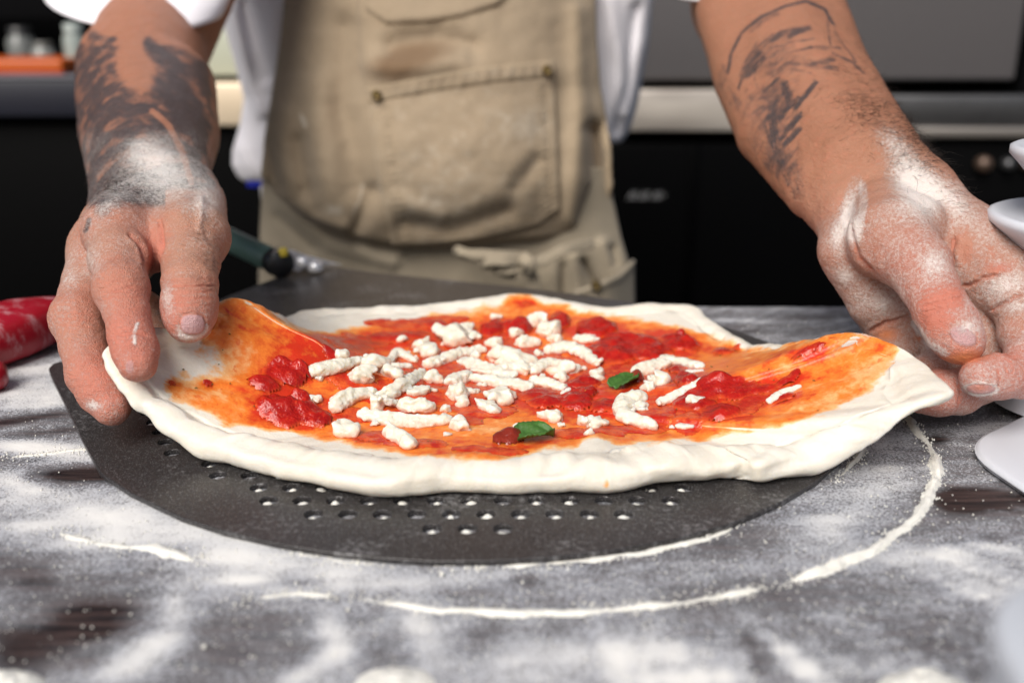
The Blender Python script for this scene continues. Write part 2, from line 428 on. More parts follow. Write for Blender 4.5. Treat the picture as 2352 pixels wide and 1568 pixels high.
def crumbs():
    V = []; F = []; n = 0
    oct_v = np.array([(1, 0, 0), (-1, 0, 0), (0, 1, 0), (0, -1, 0), (0, 0, 1), (0, 0, -1)], float)
    oct_f = [(0, 2, 4), (2, 1, 4), (1, 3, 4), (3, 0, 4), (2, 0, 5), (1, 2, 5), (3, 1, 5), (0, 3, 5)]
    P = []
    for k in range(1800):
        u = rng.uniform(-20, 2372); v = rng.uniform(700, 1568) if rng.random() < .5 else rng.uniform(1000, 1568)
        z = .0003
        P.append((PZ(u, v, 0), rng.uniform(.00018, .0005)))
    for C in RIDGES:
        n_ = int(len(C) * 3.2)
        for k in range(n_):
            a = C[rng.integers(0, len(C))] + rng.normal(0, .0021, 2); P.append((np.array([a[0], a[1], 0.0]), rng.uniform(.00018, .00062)))
    for k in range(8): P.append((PZ(rng.uniform(0, 2352), rng.uniform(1080, 1568), 0), rng.uniform(.0006, .0013)))
    for p, r in P:
        if p[1] > TB_Y - .003: continue
        m = Matrix.Rotation(rng.uniform(0, 6), 3, 'Z')
        v = (oct_v * r * rng.uniform(.6, 1.2, (6, 3))) @ np.array(m) + p + (0, 0, r * .4)
        V.append(v); F += [tuple(i + n for i in f) for f in oct_f]; n += 6
    link('flour_crumbs', mesh('flour_crumbs', np.vstack(V), F), flour_m.m, None, 'stuff', 'loose crumbs of flour scattered over the table')
crumbs()

# ================================================================ pizza peel
PEEL_Z = 0.0024
def make_peel():
    root = empty('pizza_peel', PZ(1000, 950, 0), 'dark grey perforated metal pizza peel lying flat under the pizza', 'pizza peel')
    out = [(700, 612), (493, 693), (250, 789), (150, 828), (124, 834), (113, 846), (121, 868), (160, 945), (196, 1020), (232, 1085), (300, 1130), (420, 1187), (520, 1219), (640, 1246), (760, 1266), (880, 1279), (1000, 1286),
           (1150, 1284), (1300, 1274), (1430, 1258), (1560, 1234), (1680, 1200), (1790, 1152), (1870, 1106), (1930, 1055), (1965, 1012), (1985, 970), (1985, 925), (1950, 870), (1880, 828), (1805, 800), (1685, 757), (1560, 722), (1440, 693), (1320, 675), (1200, 660), (1000, 640), (860, 626), (790, 616), (745, 607)]
    W = [PZ(u, v, PEEL_Z)[:2] for u, v in out]
    cu = bpy.data.curves.new('blade', 'CURVE'); cu.dimensions = '2D'; cu.fill_mode = 'BOTH'; cu.extrude = .0007; cu.bevel_depth = .0003; cu.bevel_resolution = 1
    def spl(pts):
        s = cu.splines.new('POLY'); s.points.add(len(pts) - 1); s.use_cyclic_u = True
        for p, q in zip(s.points, pts): p.co = (q[0], q[1], 0, 1)
    spl(W)
    hol = []; Wl = [tuple(p) for p in W]; pit = .0124
    for a in range(-22, 23):
        for b in range(0, 34):
            x = (a + (.5 if b % 2 else 0)) * pit - .0032; y = .3106 + b * .0107
            if y > .56: continue
            d = poly_sd(np.array([x]), np.array([y]), Wl)[0]
            lim = .0205 if y < .34 else .026
            if d > lim and not (y > .36 and -.09 < x < .10):
                hol.append((x, y)); spl([(x + .0037 * math.cos(t), y + .0036 * math.sin(t)) for t in np.linspace(0, 2 * math.pi, 15)[:-1]])
    tmp = bpy.data.objects.new('tmp', cu); COL.objects.link(tmp)
    me = bpy.data.meshes.new_from_object(tmp.evaluated_get(bpy.context.evaluated_depsgraph_get()))
    bpy.data.objects.remove(tmp); me.transform(Matrix.Translation((0, 0, PEEL_Z - .001)))
    m = Mat('anodised_metal', .40, .5)
    n1 = m.noise(420, 3, .7); n2 = m.noise(28, 3, .6); n3 = m.noise(2200, 1)
    dust = m.step(m.math('ADD', m.math('MULTIPLY', n1, .55), m.math('MULTIPLY', n2, .55)), .575, .74)
    spk = m.step(n3, .615, .70)
    dust = m.math('MAXIMUM', m.math('MULTIPLY', dust, .34), m.math('MULTIPLY', spk, .40))
    m.set(Base_Color=m.mix(dust, (.042, .0385, .0385), (.62, .62, .63)), Metallic=0.35, Roughness=m.math('ADD', m.math('MULTIPLY', n2, .16), .28))
    m.bump(m.noise(900, 2), .12, .0004)
    link('blade', me, m.m, root)
    pl = MB(); hr = np.random.default_rng(12)
    for x, y in hol:
        if hr.random() < .15: continue
        o = hr.normal(0, .0006, 2); h = hr.uniform(.0010, .0023); r = hr.uniform(.0018, .0030)
        V = [(x + o[0], y + o[1], h)]
        for q, hh in ((.5, .8), (1, .1)):
            for a in range(9): V.append((x + o[0] + r * q * math.cos(a * .698) * hr.uniform(.75, 1.15), y + o[1] - .0004 + r * q * math.sin(a * .698) * hr.uniform(.75, 1.15), h * hh))
        pl.add(V, [(0, 1 + a, 1 + (a + 1) % 9) for a in range(9)] + [(1 + a, 10 + a, 10 + (a + 1) % 9, 1 + (a + 1) % 9) for a in range(9)])
    link('caught_flour', pl.mesh('caught_flour', True), flour_m.m, root, 'stuff')
    A = PZ(642, 605, .012); B = PZ(505, 540, .012); dr = (B - A) / np.linalg.norm(B - A); A = A - dr * .004
    hd = MB(); hd.tube([A, A + dr * .05, A + dr * .10, A + dr * .16, A + dr * .24], [.0085, .0088, .0088, .0088, .008], 20)
    hm = Mat('green_painted_tube', .38); hm.set(Base_Color=hm.mix(hm.noise(60, 3), (.070, .130, .112), (.088, .155, .135)))
    link('handle', hd.mesh('handle', True), hm.m, root)
    cm = Mat('black_plastic', .4); cm.set(Base_Color=(.012, .012, .013))
    c = MB(); c.tube([A + dr * .013, A + dr * .012, A + dr * .001, A - dr * .001], [.0088, .0097, .0097, .0085], 20); link('collar', c.mesh('collar', True), cm.m, root)
    st = Mat('polished_steel', .3); st.set(Base_Color=(.62, .62, .64), Metallic=.55); st.bump(st.noise(300, 2), .1, .0003)
    f = MB(); E0 = A + dr * .001; E1 = PZ(738, 616, .005)
    sd = np.cross(dr, (0, 0, 1)); sd /= np.linalg.norm(sd)
    n = 14; V = []
    for k in range(n):
        t = k / (n - 1); c0 = E0 * (1 - t) + E1 * t; wd = .0088 + .0075 * t; ht = .0095 * (1 - t) ** .8 + .0022
        for a in np.linspace(0, math.pi, 9): V.append(c0 + sd * wd * math.cos(a) + np.array([0, 0, ht * math.sin(a)]))
    f.add(V, grid_faces(n, 9)); link('ferrule', f.mesh('ferrule', True), st.m, root)
    for (u, v) in ((668, 583), (695, 595), (724, 607)):
        r = MB(); r.lathe([(.0058, -.002), (.0058, .0014), (.0046, .0034), (.0022, .0044), (.0001, .0046)], PZ(u, v, .0165 if u < 690 else (.013 if u < 710 else .009)) - (0, 0, .002), 14); link('rivet', r.mesh('rivet', True), st.m, root)
    y = MB(); c = PZ(650, 580, .020); y.lathe([(.0035, -.002), (.0036, .001), (.0025, .003), (.0001, .0034)], c, 12)
    ym = Mat('yellow_plastic', .5); ym.set(Base_Color=(.50, .38, .03)); link('stopper', y.mesh('stopper', True), ym.m, root, label='small yellow plastic stopper')
make_peel()
# ================================================================ pizza
PT = PEEL_Z + .0004
OUT = [(240, 835, .039), (238, 808, .043), (290, 780, .045), (345, 768, .045), (400, 765, .044), (445, 745, .046), (478, 718, .049), (503, 696, .051), (540, 687, .0515), (575, 697, .049), (600, 712, .042), (622, 728, .028),
       (640, 736, .016), (670, 727, .013), (710, 716, .012), (780, 711, .0125), (850, 708, .012), (925, 705, .012), (1000, 700, .012), (1060, 694, .0135), (1110, 688, .0145), (1150, 683, .015), (1190, 680, .0155), (1230, 684, .0145), (1265, 691, .013), (1340, 705, .0115), (1430, 708, .012), (1510, 703, .013), (1570, 702, .0135), (1600, 712, .013), (1625, 735, .012),
       (1655, 755, .011), (1690, 776, .010), (1735, 802, .011), (1790, 797, .020), (1850, 784, .031), (1900, 771, .039), (1940, 764, .042), (1975, 766, .043), (2010, 775, .042), (2060, 799, .040), (2110, 828, .038), (2150, 867, .037), (2178, 894, .037),
       (2186, 907, .0365), (2150, 922, .0355), (2110, 938, .033), (2075, 956, .030), (2040, 985, .0245), (1980, 1022, .0165), (1900, 1068, .009), (1830, 1094, .005), (1775, 1103, .005), (1738, 1106, .005), (1708, 1100, .005), (1660, 1099, .005), (1600, 1106, .005), (1480, 1120, .005), (1380, 1128, .005), (1300, 1130, .005), (1150, 1131, .005), (1080, 1130, .005), (1020, 1130, .005), (960, 1140, .005), (910, 1144, .005), (850, 1139, .005), (790, 1130, .005), (700, 1112, .005), (640, 1100, .005), (600, 1087, .005), (520, 1061, .006), (450, 1038, .009), (400, 1003, .014), (360, 975, .018), (330, 940, .023), (300, 922, .0265), (265, 880, .033)]
CEN = np.array([.005, .428, PT + .0020])
NB = 900
def dough_geometry():
    W = np.array([np.r_[PZ(u, v, z)[:2], z] for u, v, z in OUT]); C = catmull(W, 4000, True)
    L = np.r_[0, np.cumsum(np.linalg.norm(np.diff(np.vstack([C, C[:1]])[:, :2], axis=0), axis=1))]
    s = np.linspace(0, L[-1], NB + 1)[:-1]; B = np.stack([np.interp(s, L, np.r_[C[:, k], C[0, k]]) for k in range(3)], 1)
    uB, vB = UV(B); q = np.stack([np.cos(np.arange(NB) / NB * 2 * math.pi) * 6, np.sin(np.arange(NB) / NB * 2 * math.pi) * 6, 0 * s], -1)
    frontness = sstep(.40, .35, B[:, 1]); n1 = fbm(q, 3, 2); n2 = fbm(q * 3.5, 3, 12)
    lifted = sstep(.012, .030, B[:, 2])
    w = .013 + .012 * frontness + .008 * (n1 - .5) + .005 * (n2 - .5) - .004 * lifted * (uB > 1700) - .002 * lifted * (uB < 700)
    a = (.0040 + .0021 * frontness + .0020 * (n1 - .5) + .0014 * (n2 - .5)) * (1 - .52 * lifted * (uB > 1700)) * (1 - .15 * lifted * (uB < 700)) * (1 - .45 * sstep(.50, .54, B[:, 1]))
    # thin sauced edges of the two raised flaps
    flap = np.maximum(np.exp(-((uB - 545) / 70) ** 2) * (vB < 760), np.exp(-((uB - 1900) / 150) ** 2) * (vB < 840))
    w *= 1 - .55 * flap; a *= 1 - .62 * flap
    zb = np.maximum(B[:, 2], PT + a * .96)
    return B, w, a, zb, uB, vB
def make_pizza():
    thick = [([(645, 862, 48, 26), (612, 884, 40, 18), (652, 842, 28, 16), (690, 858, 34, 14)], .0050, 1), ([(650, 945, 62, 30), (705, 955, 58, 26), (622, 940, 34, 22), (690, 915, 26, 12)], .0068, 2), ([(740, 790, 48, 20), (800, 795, 56, 16), (760, 815, 40, 12)], .0022, 3), ([(890, 776, 56, 12), (950, 770, 38, 10), (850, 790, 40, 10)], .0020, 4), ([(997, 747, 28, 10)], .0024, 5),
             ([(1130, 756, 27, 17), (1188, 752, 32, 14)], .0050, 6), ([(1282, 738, 28, 18)], .0042, 7), ([(1375, 752, 44, 20), (1360, 766, 36, 12)], .0056, 8), ([(1440, 790, 78, 26), (1400, 815, 60, 20), (1490, 800, 56, 26), (1550, 787, 40, 18), (1585, 797, 26, 14)], .0040, 9), ([(1563, 770, 11, 7)], .006, 10),
             ([(1640, 890, 48, 26), (1600, 920, 58, 30), (1680, 902, 40, 24), (1650, 950, 50, 18), (1575, 872, 30, 12)], .0042, 11), ([(1720, 900, 34, 16), (1760, 896, 38, 12), (1800, 880, 32, 10), (1825, 862, 18, 10)], .0030, 12), ([(1795, 916, 44, 9)], .0020, 13), ([(1230, 905, 48, 14), (1262, 925, 50, 12)], .0030, 14), ([(1320, 918, 46, 20), (1345, 906, 26, 12)], .0056, 15), ([(1390, 930, 42, 14), (1420, 938, 30, 10)], .0034, 16), ([(1340, 882, 38, 12)], .0040, 17),
             ([(1855, 806, 38, 10), (1880, 799, 20, 7)], .0022, 18), ([(477, 881, 16, 8)], .0022, 19), ([(1560, 850, 26, 10)], .003, 20), ([(1660, 806, 24, 8), (1690, 800, 14, 6)], .0016, 21), ([(960, 870, 22, 10)], .002, 22), ([(1080, 860, 22, 12)], .002, 23), ([(395, 880, 10, 4)], .0012, 24), ([(1210, 698, 14, 5)], .001, 25)]
    root = empty('pizza', (0, .43, PEEL_Z), 'raw stretched pizza with tomato, white cheese crumbs and basil held by both hands', 'pizza')
    B, w, a, zb, uB, vB = dough_geometry()
    rad = np.linalg.norm(B[:, :2] - CEN[:2], axis=1); dr = (B[:, :2] - CEN[:2]) / rad[:, None]
    rings = []; tsheet = .0012
    g = lambda s: s ** 2.3
    def zsheet(s): return CEN[2] + (zb - CEN[2]) * g(s)
    NI = 56
    sin_ = 1 - w / rad
    rows = []; roll = []
    for k in range(NI + 1):
        s = sin_ * (k / NI) ** .85; P = np.column_stack([CEN[:2] + dr * (rad * s)[:, None], np.maximum(zsheet(s), PT + .0012) + tsheet]); rows.append(P); roll.append(np.zeros(NB))
    for ps in np.linspace(math.pi * .96, -math.pi * .8, 30):
        n_ = w / 2 + w / 2 * -math.cos(math.pi - ps) * 1.0
        n_ = w / 2 * (1 - math.cos(ps)); s = 1 - n_ / rad; qq = (n_ - w / 2) / (w / 2); ss = (.5 + .5 * np.cos(math.pi * np.clip(qq, 0, 1))) if ps > math.pi / 2 else math.copysign(abs(math.sin(ps)) ** .75, ps)
        zz = np.maximum(zsheet(s), PT + a * .92) + a * ss + tsheet * max(0, -math.cos(ps)) * (1 if ps > 0 else 0)
        rows.append(np.column_stack([CEN[:2] + dr * (rad * s)[:, None], zz])); roll.append(np.full(NB, 1.0))
    for k in range(8):
        s = sin_ * (1 - (k + 1) / 8.0); rows.append(np.column_stack([CEN[:2] + dr * (rad * s)[:, None], np.maximum(zsheet(s) - .0022, PT)])); roll.append(np.zeros(NB) - 1)
    V = np.stack(rows, 1).reshape(-1, 3); roll = np.stack(roll, 1).reshape(-1); nr = len(rows)
    F = grid_faces(NB, nr, True)
    N = normals(V, F)
    # folds and softness of hand stretched dough
    b_id = np.repeat(np.arange(NB), nr); arc = b_id * (1.25 / NB)
    strat = np.column_stack([np.cos(b_id / NB * 6.283) * 5, np.sin(b_id / NB * 6.283) * 5, V[:, 2] * 420 + 3 * fbm(V * 25, 2, 6)])
    lowf = fbm(V * 55, 3, 1) - .5; fold = fbm(strat, 3, 4) - .5; fine = fbm(V * 260, 3, 7) - .5
    isr = (roll > .5).astype(float)
    D = isr * (.0030 * lowf + .0018 * fold + .0005 * fine) + (roll == 0) * (.0008 * lowf + .0005 * fine)
    u, v = UV(V); fr = isr * (N @ np.array([0, -1, .35]) > 0) * (V[:, 1] < .42)
    for pts, wd, d in (([(1250, 1075), (1330, 1050), (1420, 1035), (1500, 1020)], 16, -.0016), ([(1050, 1085), (1180, 1092), (1290, 1078)], 14, -.0014), ([(1590, 1065), (1660, 1050), (1740, 1030)], 20, -.0012), ([(1700, 1090), (1712, 1060), (1740, 1035)], 15, -.0016), ([(1715, 1098), (1790, 1075), (1860, 1040)], 12, -.0014), ([(1740, 1078)], 30, .0022),
                       ([(1500, 1075), (1620, 1085), (1690, 1070)], 12, .0014), ([(560, 1020), (700, 1060), (860, 1085)], 14, -.0010), ([(760, 1100), (900, 1115)], 14, .0012), ([(1350, 1060), (1460, 1085)], 16, .0012)):
        D += d * np.exp(-(seg_dist(u, v, pts if len(pts) > 1 else pts * 2)[0] / wd) ** 2) * fr
    # the sauced sheet: wavy where it is pulled to the hands
    up = (roll <= 0); Dz = np.zeros(len(V))
    for pts, wd, d in (([(1700, 880), (1800, 845), (1960, 800)], 34, -.002), ([(1830, 930), (1950, 880), (2060, 850)], 22, .0016), ([(500, 760), (600, 790), (720, 800)], 34, .0025), ([(420, 850), (540, 840), (640, 830)], 28, -.002), ([(1370, 1022), (1370, 1040)], 34, .0020)):
        Dz += d * np.exp(-(seg_dist(u, v, pts)[0] / wd) ** 2) * (up | (N[:, 2] > .5))
    V = V + N * D[:, None]; V[:, 2] += Dz; V[:, 2] = np.maximum(V[:, 2], PT - .0002)
    # stain of sauce
    SP = [(380, 888), (395, 852), (450, 800), (490, 712), (540, 678), (590, 686), (618, 712), (650, 745), (700, 768), (770, 764), (850, 750), (950, 735), (1050, 716), (1140, 706), (1170, 684), (1215, 680), (1235, 700), (1340, 720), (1430, 733), (1520, 742), (1600, 758), (1660, 785), (1720, 805), (1790, 801), (1880, 772), (1960, 754), (2040, 768), (2066, 806), (2040, 856), (1998, 893), (1935, 928), (1862, 958), (1740, 986), (1605, 1009), (1485, 1010), (1425, 1016), (1370, 1008), (1314, 1022), (1227, 1031), (1149, 1052), (1035, 1049), (967, 1046), (847, 1028), (727, 999), (620, 985), (517, 967), (450, 935), (400, 910)]
    sd = poly_sd(u, v, SP); N = normals(V, F); top = sstep(-.05, .25, N[:, 2]) * (roll >= 0)
    sau = .60 * sstep(-16, 8, sd + 26 * (fbm(V * 130, 3, 3) - .5))
    for bu, bv, ra, rb, t, s in ((640, 790, 110, 50, 25, .10), (560, 740, 40, 30, 30, .08), (450, 830, 60, 40, 0, -.42), (400, 800, 50, 30, 0, -.3), (560, 950, 110, 22, 12, -.05), (480, 860, 40, 18, 0, -.1), (1000, 870, 260, 90, 0, .30), (1420, 930, 200, 60, 0, .22), (1150, 1020, 320, 28, 0, .18), (830, 880, 40, 24, 0, -.35), (1090, 990, 90, 16, 0, -.18), (1260, 985, 60, 14, -10, -.15), (1480, 880, 40, 24, 0, -.2), (2010, 850, 50, 36, 0, -.16), (1930, 910, 60, 14, -20, -.06), (1860, 880, 120, 40, -15, .06), (2010, 790, 36, 18, 30, .15), (1760, 850, 100, 30, -12, .10), (1650, 780, 60, 20, 20, -.12), (1560, 745, 120, 12, 6, -.16), (900, 735, 120, 10, -5, -.1), (1200, 700, 30, 16, 0, .16), (1120, 715, 120, 10, 0, -.12), (850, 1010, 120, 10, 10, .1), (700, 905, 40, 18, 0, -.25), (1720, 950, 60, 14, -15, .15), (1660, 985, 120, 8, -8, .1), (1290, 710, 60, 10, 0, .1)):
        sau += s * blob(u, v, bu, bv, ra, rb, t) * (sd > -10)
    for e_, h_, _s in thick:
        for q in e_: sau += .34 * blob(u, v, q[0], q[1], q[2] * 1.25, q[3] * 1.35) * (sd > 0)
    sau += .22 * (fbm(V * 75, 3, 31) - .5) * (sd > 0) + .2 * (fbm(V * 300, 2, 33) - .5) * (sd > 0)
    sau = np.clip(sau, 0, 1) * top
    sau += .5 * np.exp(-((u - 1393) / 7) ** 2 - ((v - 1110) / 9) ** 2) * isr
    me = mesh('dough', V, F); attr(me, 'sauce', sau)
    m = Mat('raw_dough', .5, .35)
    s = m.attr('sauce'); nz = m.math('ADD', m.math('MULTIPLY', m.noise(120, 3, .6), .5), m.math('MULTIPLY', m.noise(330, 3, .65), .5)); nf = m.noise(800, 3, .6); ns = m.noise(60, 4, .6, m.co((1, 2.4, 1), (0, 0, R(12))))
    x = m.math('ADD', s, m.math('MULTIPLY', m.math('SUBTRACT', nz, .5), 1.0)); x = m.math('ADD', x, m.math('MULTIPLY', m.math('SUBTRACT', ns, .5), .38)); x = m.math('MULTIPLY', x, m.step(s, .0, .12))
    dcol = m.mix(m.noise(45, 3), (.70, .64, .525), (.80, .765, .69)); dcol = m.mix(m.math('MULTIPLY', m.step(m.noise(260, 3), .5, .8), .35), dcol, (.86, .84, .80))
    c = m.mix(m.step(x, .12, .42), dcol, (.86, .46, .19)); c = m.mix(m.step(x, .36, .66), c, (.82, .22, .030)); c = m.mix(m.step(x, .62, .95), c, (.60, .035, .010))
    rs = m.math('MULTIPLY', m.step(m.noise(260, 2, .6), .60, .70), m.step(s, .25, .55)); c = m.mix(m.math('MULTIPLY', rs, .65), c, (.70, .12, .020))
    fk = m.step(m.vor(130), .10, .05); fk = m.math('MULTIPLY', fk, m.math('MULTIPLY', m.step(s, .2, .4), m.step(m.noise(90, 1), .52, .6)))
    c = m.mix(m.math('MULTIPLY', fk, .6), c, (.16, .09, .02))
    m.set(Base_Color=c, Roughness=m.step(x, .3, .8, .55, .30)); m.sss(.45, (1.0, .84, .62), .0040)
    m.bump(m.math('ADD', m.math('MULTIPLY', nf, .5), m.math('MULTIPLY', m.noise(110, 4, .6), .8)), .38, .0012)
    link('dough', me, m.m, root)
    tri = np.vstack([F[:, [0, 1, 2]], F[:, [0, 2, 3]]]); bvh = BVHTree.FromPolygons(V.tolist(), tri.tolist())
    def hit(u, v):
        r = ray(u, v); h = bvh.ray_cast(Vector(CP), Vector(r)); return (np.array(h[0]), np.array(h[1])) if h[0] is not None else (PZ(u, v, .008), np.array([0, 0, 1.0]))
    def drop(x, y):
        h = bvh.ray_cast(Vector((x, y, .2)), Vector((0, 0, -1))); return h[0].z if h[0] is not None else None
    # ------------------------------------------------ thick tomato
    tm = Mat('crushed_tomato', .12, .45); n1 = tm.noise(150, 4, .6); n2 = tm.noise(600, 3, .6)
    tc = tm.mix(tm.step(n1, .3, .7), (.31, .006, .004), (.46, .014, .006)); tc = tm.mix(tm.step(n2, .56, .8), tc, (.60, .05, .012))
    tc = tm.mix(tm.step(tm.attr('depth'), .05, .75, .85, 0), tc, (.64, .085, .018)); tc = tm.mix(tm.math('MULTIPLY', tm.step(tm.noise(420, 4, .7, tm.co((1, 2.6, 1))), .58, .72), .45), tc, (.66, .13, .06))
    sd_ = tm.step(tm.vor(210), .12, .07); tc = tm.mix(tm.math('MULTIPLY', sd_, tm.step(tm.noise(130, 1), .58, .62)), tc, (.66, .28, .05))
    tm.set(Base_Color=tc, Roughness=tm.math('ADD', tm.math('MULTIPLY', n2, .24), .05)); tm.sss(.12, (1, .10, .04), .002); tm.bump(tm.math('ADD', tm.math('MULTIPLY', n2, .8), tm.math('MULTIPLY', n1, 1.0)), .42, .0013)
    wetm = Mat('thin_tomato', .22, .5); n1 = wetm.noise(160, 4, .65)
    wetm.set(Base_Color=wetm.mix(wetm.step(n1, .35, .65), (.48, .016, .006), (.66, .10, .020)), Roughness=.16); wetm.sss(.12, (1, .15, .06), .002); wetm.bump(wetm.noise(420, 4, .6), .6, .0012)
    dkm = Mat('dark_tomato', .2, .5); dkm.set(Base_Color=dkm.mix(dkm.noise(160, 3), (.13, .014, .008), (.30, .03, .012))); dkm.bump(dkm.noise(400, 3), .5, .0012)
    def patch(ell, h, seed, mat=tm, name='tomato_sauce', lump=1.0, rag=.5, st=.0010):
        ctr = [hit(e[0], e[1])[0] for e in ell]
        ex = [(abs(hit(e[0] + e[2], e[1])[0][0] - c[0]), max(.002, abs(hit(e[0], e[1] + e[3])[0][1] - hit(e[0], e[1] - e[3])[0][1]) * .5)) for e, c in zip(ell, ctr)]
        x0 = min(c[0] - e[0] * 1.35 for c, e in zip(ctr, ex)); x1 = max(c[0] + e[0] * 1.35 for c, e in zip(ctr, ex)); y0 = min(c[1] - e[1] * 1.35 for c, e in zip(ctr, ex)); y1 = max(c[1] + e[1] * 1.35 for c, e in zip(ctr, ex))
        nx = max(8, int((x1 - x0) / st)); ny = max(8, int((y1 - y0) / st)); X, Y = np.meshgrid(np.linspace(x0, x1, nx), np.linspace(y0, y1, ny), indexing='ij')
        T = np.full(X.shape, -1.0)
        for c, e in zip(ctr, ex): T = np.maximum(T, 1 - np.hypot((X - c[0]) / e[0], (Y - c[1]) / e[1]) ** 2)
        Q = np.stack([X, Y, 0 * X + seed], -1); T = T + rag * 2 * (fbm(Q * 150, 3, seed) - .5) - .03
        H = h * np.clip(T, -.3, 1) ** 1 ; H = np.where(T > 0, h * np.clip(T, 0, 1) ** .72 * (.55 + 1.0 * lump * (fbm(Q * 130, 2, seed + 3) - .3) + .30 * (fbm(Q * 300, 2, seed + 9) - .42)), -.0008)
        keep = T > -.12; Zd = np.full(X.shape, np.nan)
        for i, j in np.argwhere(keep):
            z = drop(X[i, j], Y[i, j])
            if z is not None: Zd[i, j] = z
        keep &= ~np.isnan(Zd); Z = Zd + np.maximum(H, -.0008)
        idx = np.full(X.shape, -1); idx[keep] = np.arange(keep.sum()); q = np.stack([idx[:-1, :-1], idx[1:, :-1], idx[1:, 1:], idx[:-1, 1:]], -1).reshape(-1, 4); q = q[(q >= 0).all(1)]
        if len(q) == 0: return
        P = np.column_stack([X[keep], Y[keep], Z[keep]])
        me_ = mesh(name, P, q); attr(me_, 'depth', np.maximum(H, 0)[keep] / .0022); link(name, me_, mat.m, root)
    wide = [([(1020, 850, 90, 40), (960, 905, 90, 30), (1090, 900, 80, 26), (900, 960, 70, 18)], .0011, 101), ([(1110, 945, 80, 18), (1060, 965, 60, 14)], .0011, 102), ([(870, 1000, 60, 14), (960, 1018, 70, 12)], .0009, 103), ([(1150, 1036, 70, 9), (1070, 1030, 50, 8)], .0010, 104), ([(1220, 830, 100, 38), (1320, 850, 90, 34), (1250, 900, 110, 26)], .0011, 105), ([(850, 900, 90, 30), (800, 950, 60, 20), (760, 860, 40, 18)], .0009, 110), ([(1430, 870, 90, 30), (1480, 900, 80, 30)], .0010, 111), ([(1740, 905, 80, 22), (1700, 940, 60, 16)], .0009, 112), ([(1500, 950, 70, 30), (1470, 985, 70, 14), (1590, 960, 60, 26)], .0012, 106), ([(1320, 995, 60, 14), (1400, 990, 40, 12)], .0009, 107), ([(1120, 790, 70, 24), (1000, 800, 60, 20), (1190, 790, 50, 20)], .0011, 108), ([(940, 745, 110, 14), (1020, 735, 60, 10)], .0010, 109)]
    for e, h, sdd in wide: patch(e, h, sdd, wetm, 'thin_sauce', .8, .75)
    for e, h, sdd in thick: patch([(q[0], q[1], q[2] * 1.14, q[3] * 1.14) for q in e], h * .92, sdd, tm, 'tomato_chunk', 1.0, .66)
    patch([(1168, 1004, 40, 18), (1148, 1010, 22, 11)], .0050, 51, dkm, 'dark_tomato', 1, .25)
    # ------------------------------------------------ white cheese
    ch = Mat('white_cheese', .42, .4); cn = ch.noise(300, 3)
    ch.set(Base_Color=ch.mix(ch.math('MULTIPLY', ch.step(ch.math('ADD', ch.attr('wet'), ch.math('MULTIPLY', ch.math('SUBTRACT', cn, .5), .9)), .20, 1.0), .72), ch.mix(ch.noise(120, 2), (.71, .68, .555), (.80, .77, .66)), (.76, .34, .20))); ch.sss(.75, (1, .88, .66), .0050); ch.bump(ch.noise(900, 3, .65), .25, .0007); ch.set(Roughness=ch.step(cn, .3, .7, .26, .46))
    PXM = lambda px, d: px * d / FPX
    def cheese(pts, wpx, seed, hs=.46, crumb=.5, flat=1.0):
        r_ = np.random.default_rng(seed + 900); base = []
        for (u, v) in pts:
            p, n = hit(u, v + wpx * .30); base.append((p, n))
        d = (base[0][0] - CP) @ FW; rad = PXM(wpx, d) * .5 * 1.32
        C = [p + np.array([0, 0, rad * hs]) for p, n in base]
        lo = np.min(C, 0) - rad * 1.9; hi = np.max(C, 0) + rad * 1.9; F_ = Field(lo, hi, max(.00045, rad / 9))
        if len(C) == 1:
            for k in range(7):
                o = r_.normal(0, .42, 3) * rad * np.array([1, .8, .5]); q = C[0] + o; rr = rad * r_.uniform(.36, .72); e = q + r_.normal(0, .35, 3) * rad * np.array([1, 1, .6]); F_.cone(q, e, rr, rr * r_.uniform(.6, 1.0), rad * .18)
        else:
            Q = catmull(C, 14); L = len(Q)
            for k in range(L - 1):
                t = k / (L - 2); rr = rad * (.72 + .28 * math.sin(math.pi * min(1, .15 + t))) * r_.uniform(.86, 1.06)
                F_.cone(Q[k], Q[k + 1], rr, rr, rad * .35)
            for k in range(int(len(pts) * 2 + 4 * crumb)):
                q = Q[r_.integers(0, L)] + r_.normal(0, .55, 3) * rad * np.array([1, 1, .5]); rr = rad * r_.uniform(.28, .5); F_.cone(q, q + r_.normal(0, .3, 3) * rad, rr, rr * .8, rad * .2)
        X, Y, Z = F_.grid((slice(None),) * 3)
        cen_ = np.mean(C, 0)
        for k in range(5 if len(C) == 1 else 2):       # torn faces
            nrm = r_.normal(0, 1, 3) * np.array([1, .8, .9]); nrm[2] = abs(nrm[2]); nrm /= np.linalg.norm(nrm)
            if len(C) > 1: ax_ = C[-1] - C[0]; ax_ /= np.linalg.norm(ax_) + 1e-9; nrm -= ax_ * (nrm @ ax_) * .9; nrm /= np.linalg.norm(nrm)
            o_ = cen_ + nrm * rad * (r_.uniform(.62, 1.0) if len(C) == 1 else r_.uniform(.55, .8))
            pl_ = (X - o_[0]) * nrm[0] + (Y - o_[1]) * nrm[1] + (Z - o_[2]) * nrm[2]
            if len(C) == 1 or np.ptp(np.array(C) @ nrm) < rad * .6: F_.a[...] = -smin(-F_.a, -pl_.astype(np.float32) + 0 * F_.a, rad * .12)
        G = np.stack(np.broadcast_arrays(X, Y, Z), -1).reshape(-1, 3)
        nn = (fbm(G / rad * 1.5, 2, seed) - .5) * .55 + (fbm(G / rad * 4.2, 2, seed + 1) - .5) * .14
        F_.a += (nn.reshape(F_.a.shape) * rad).astype(np.float32)
        V_, Q_ = surface_nets(F_.a, F_.lo, F_.h)
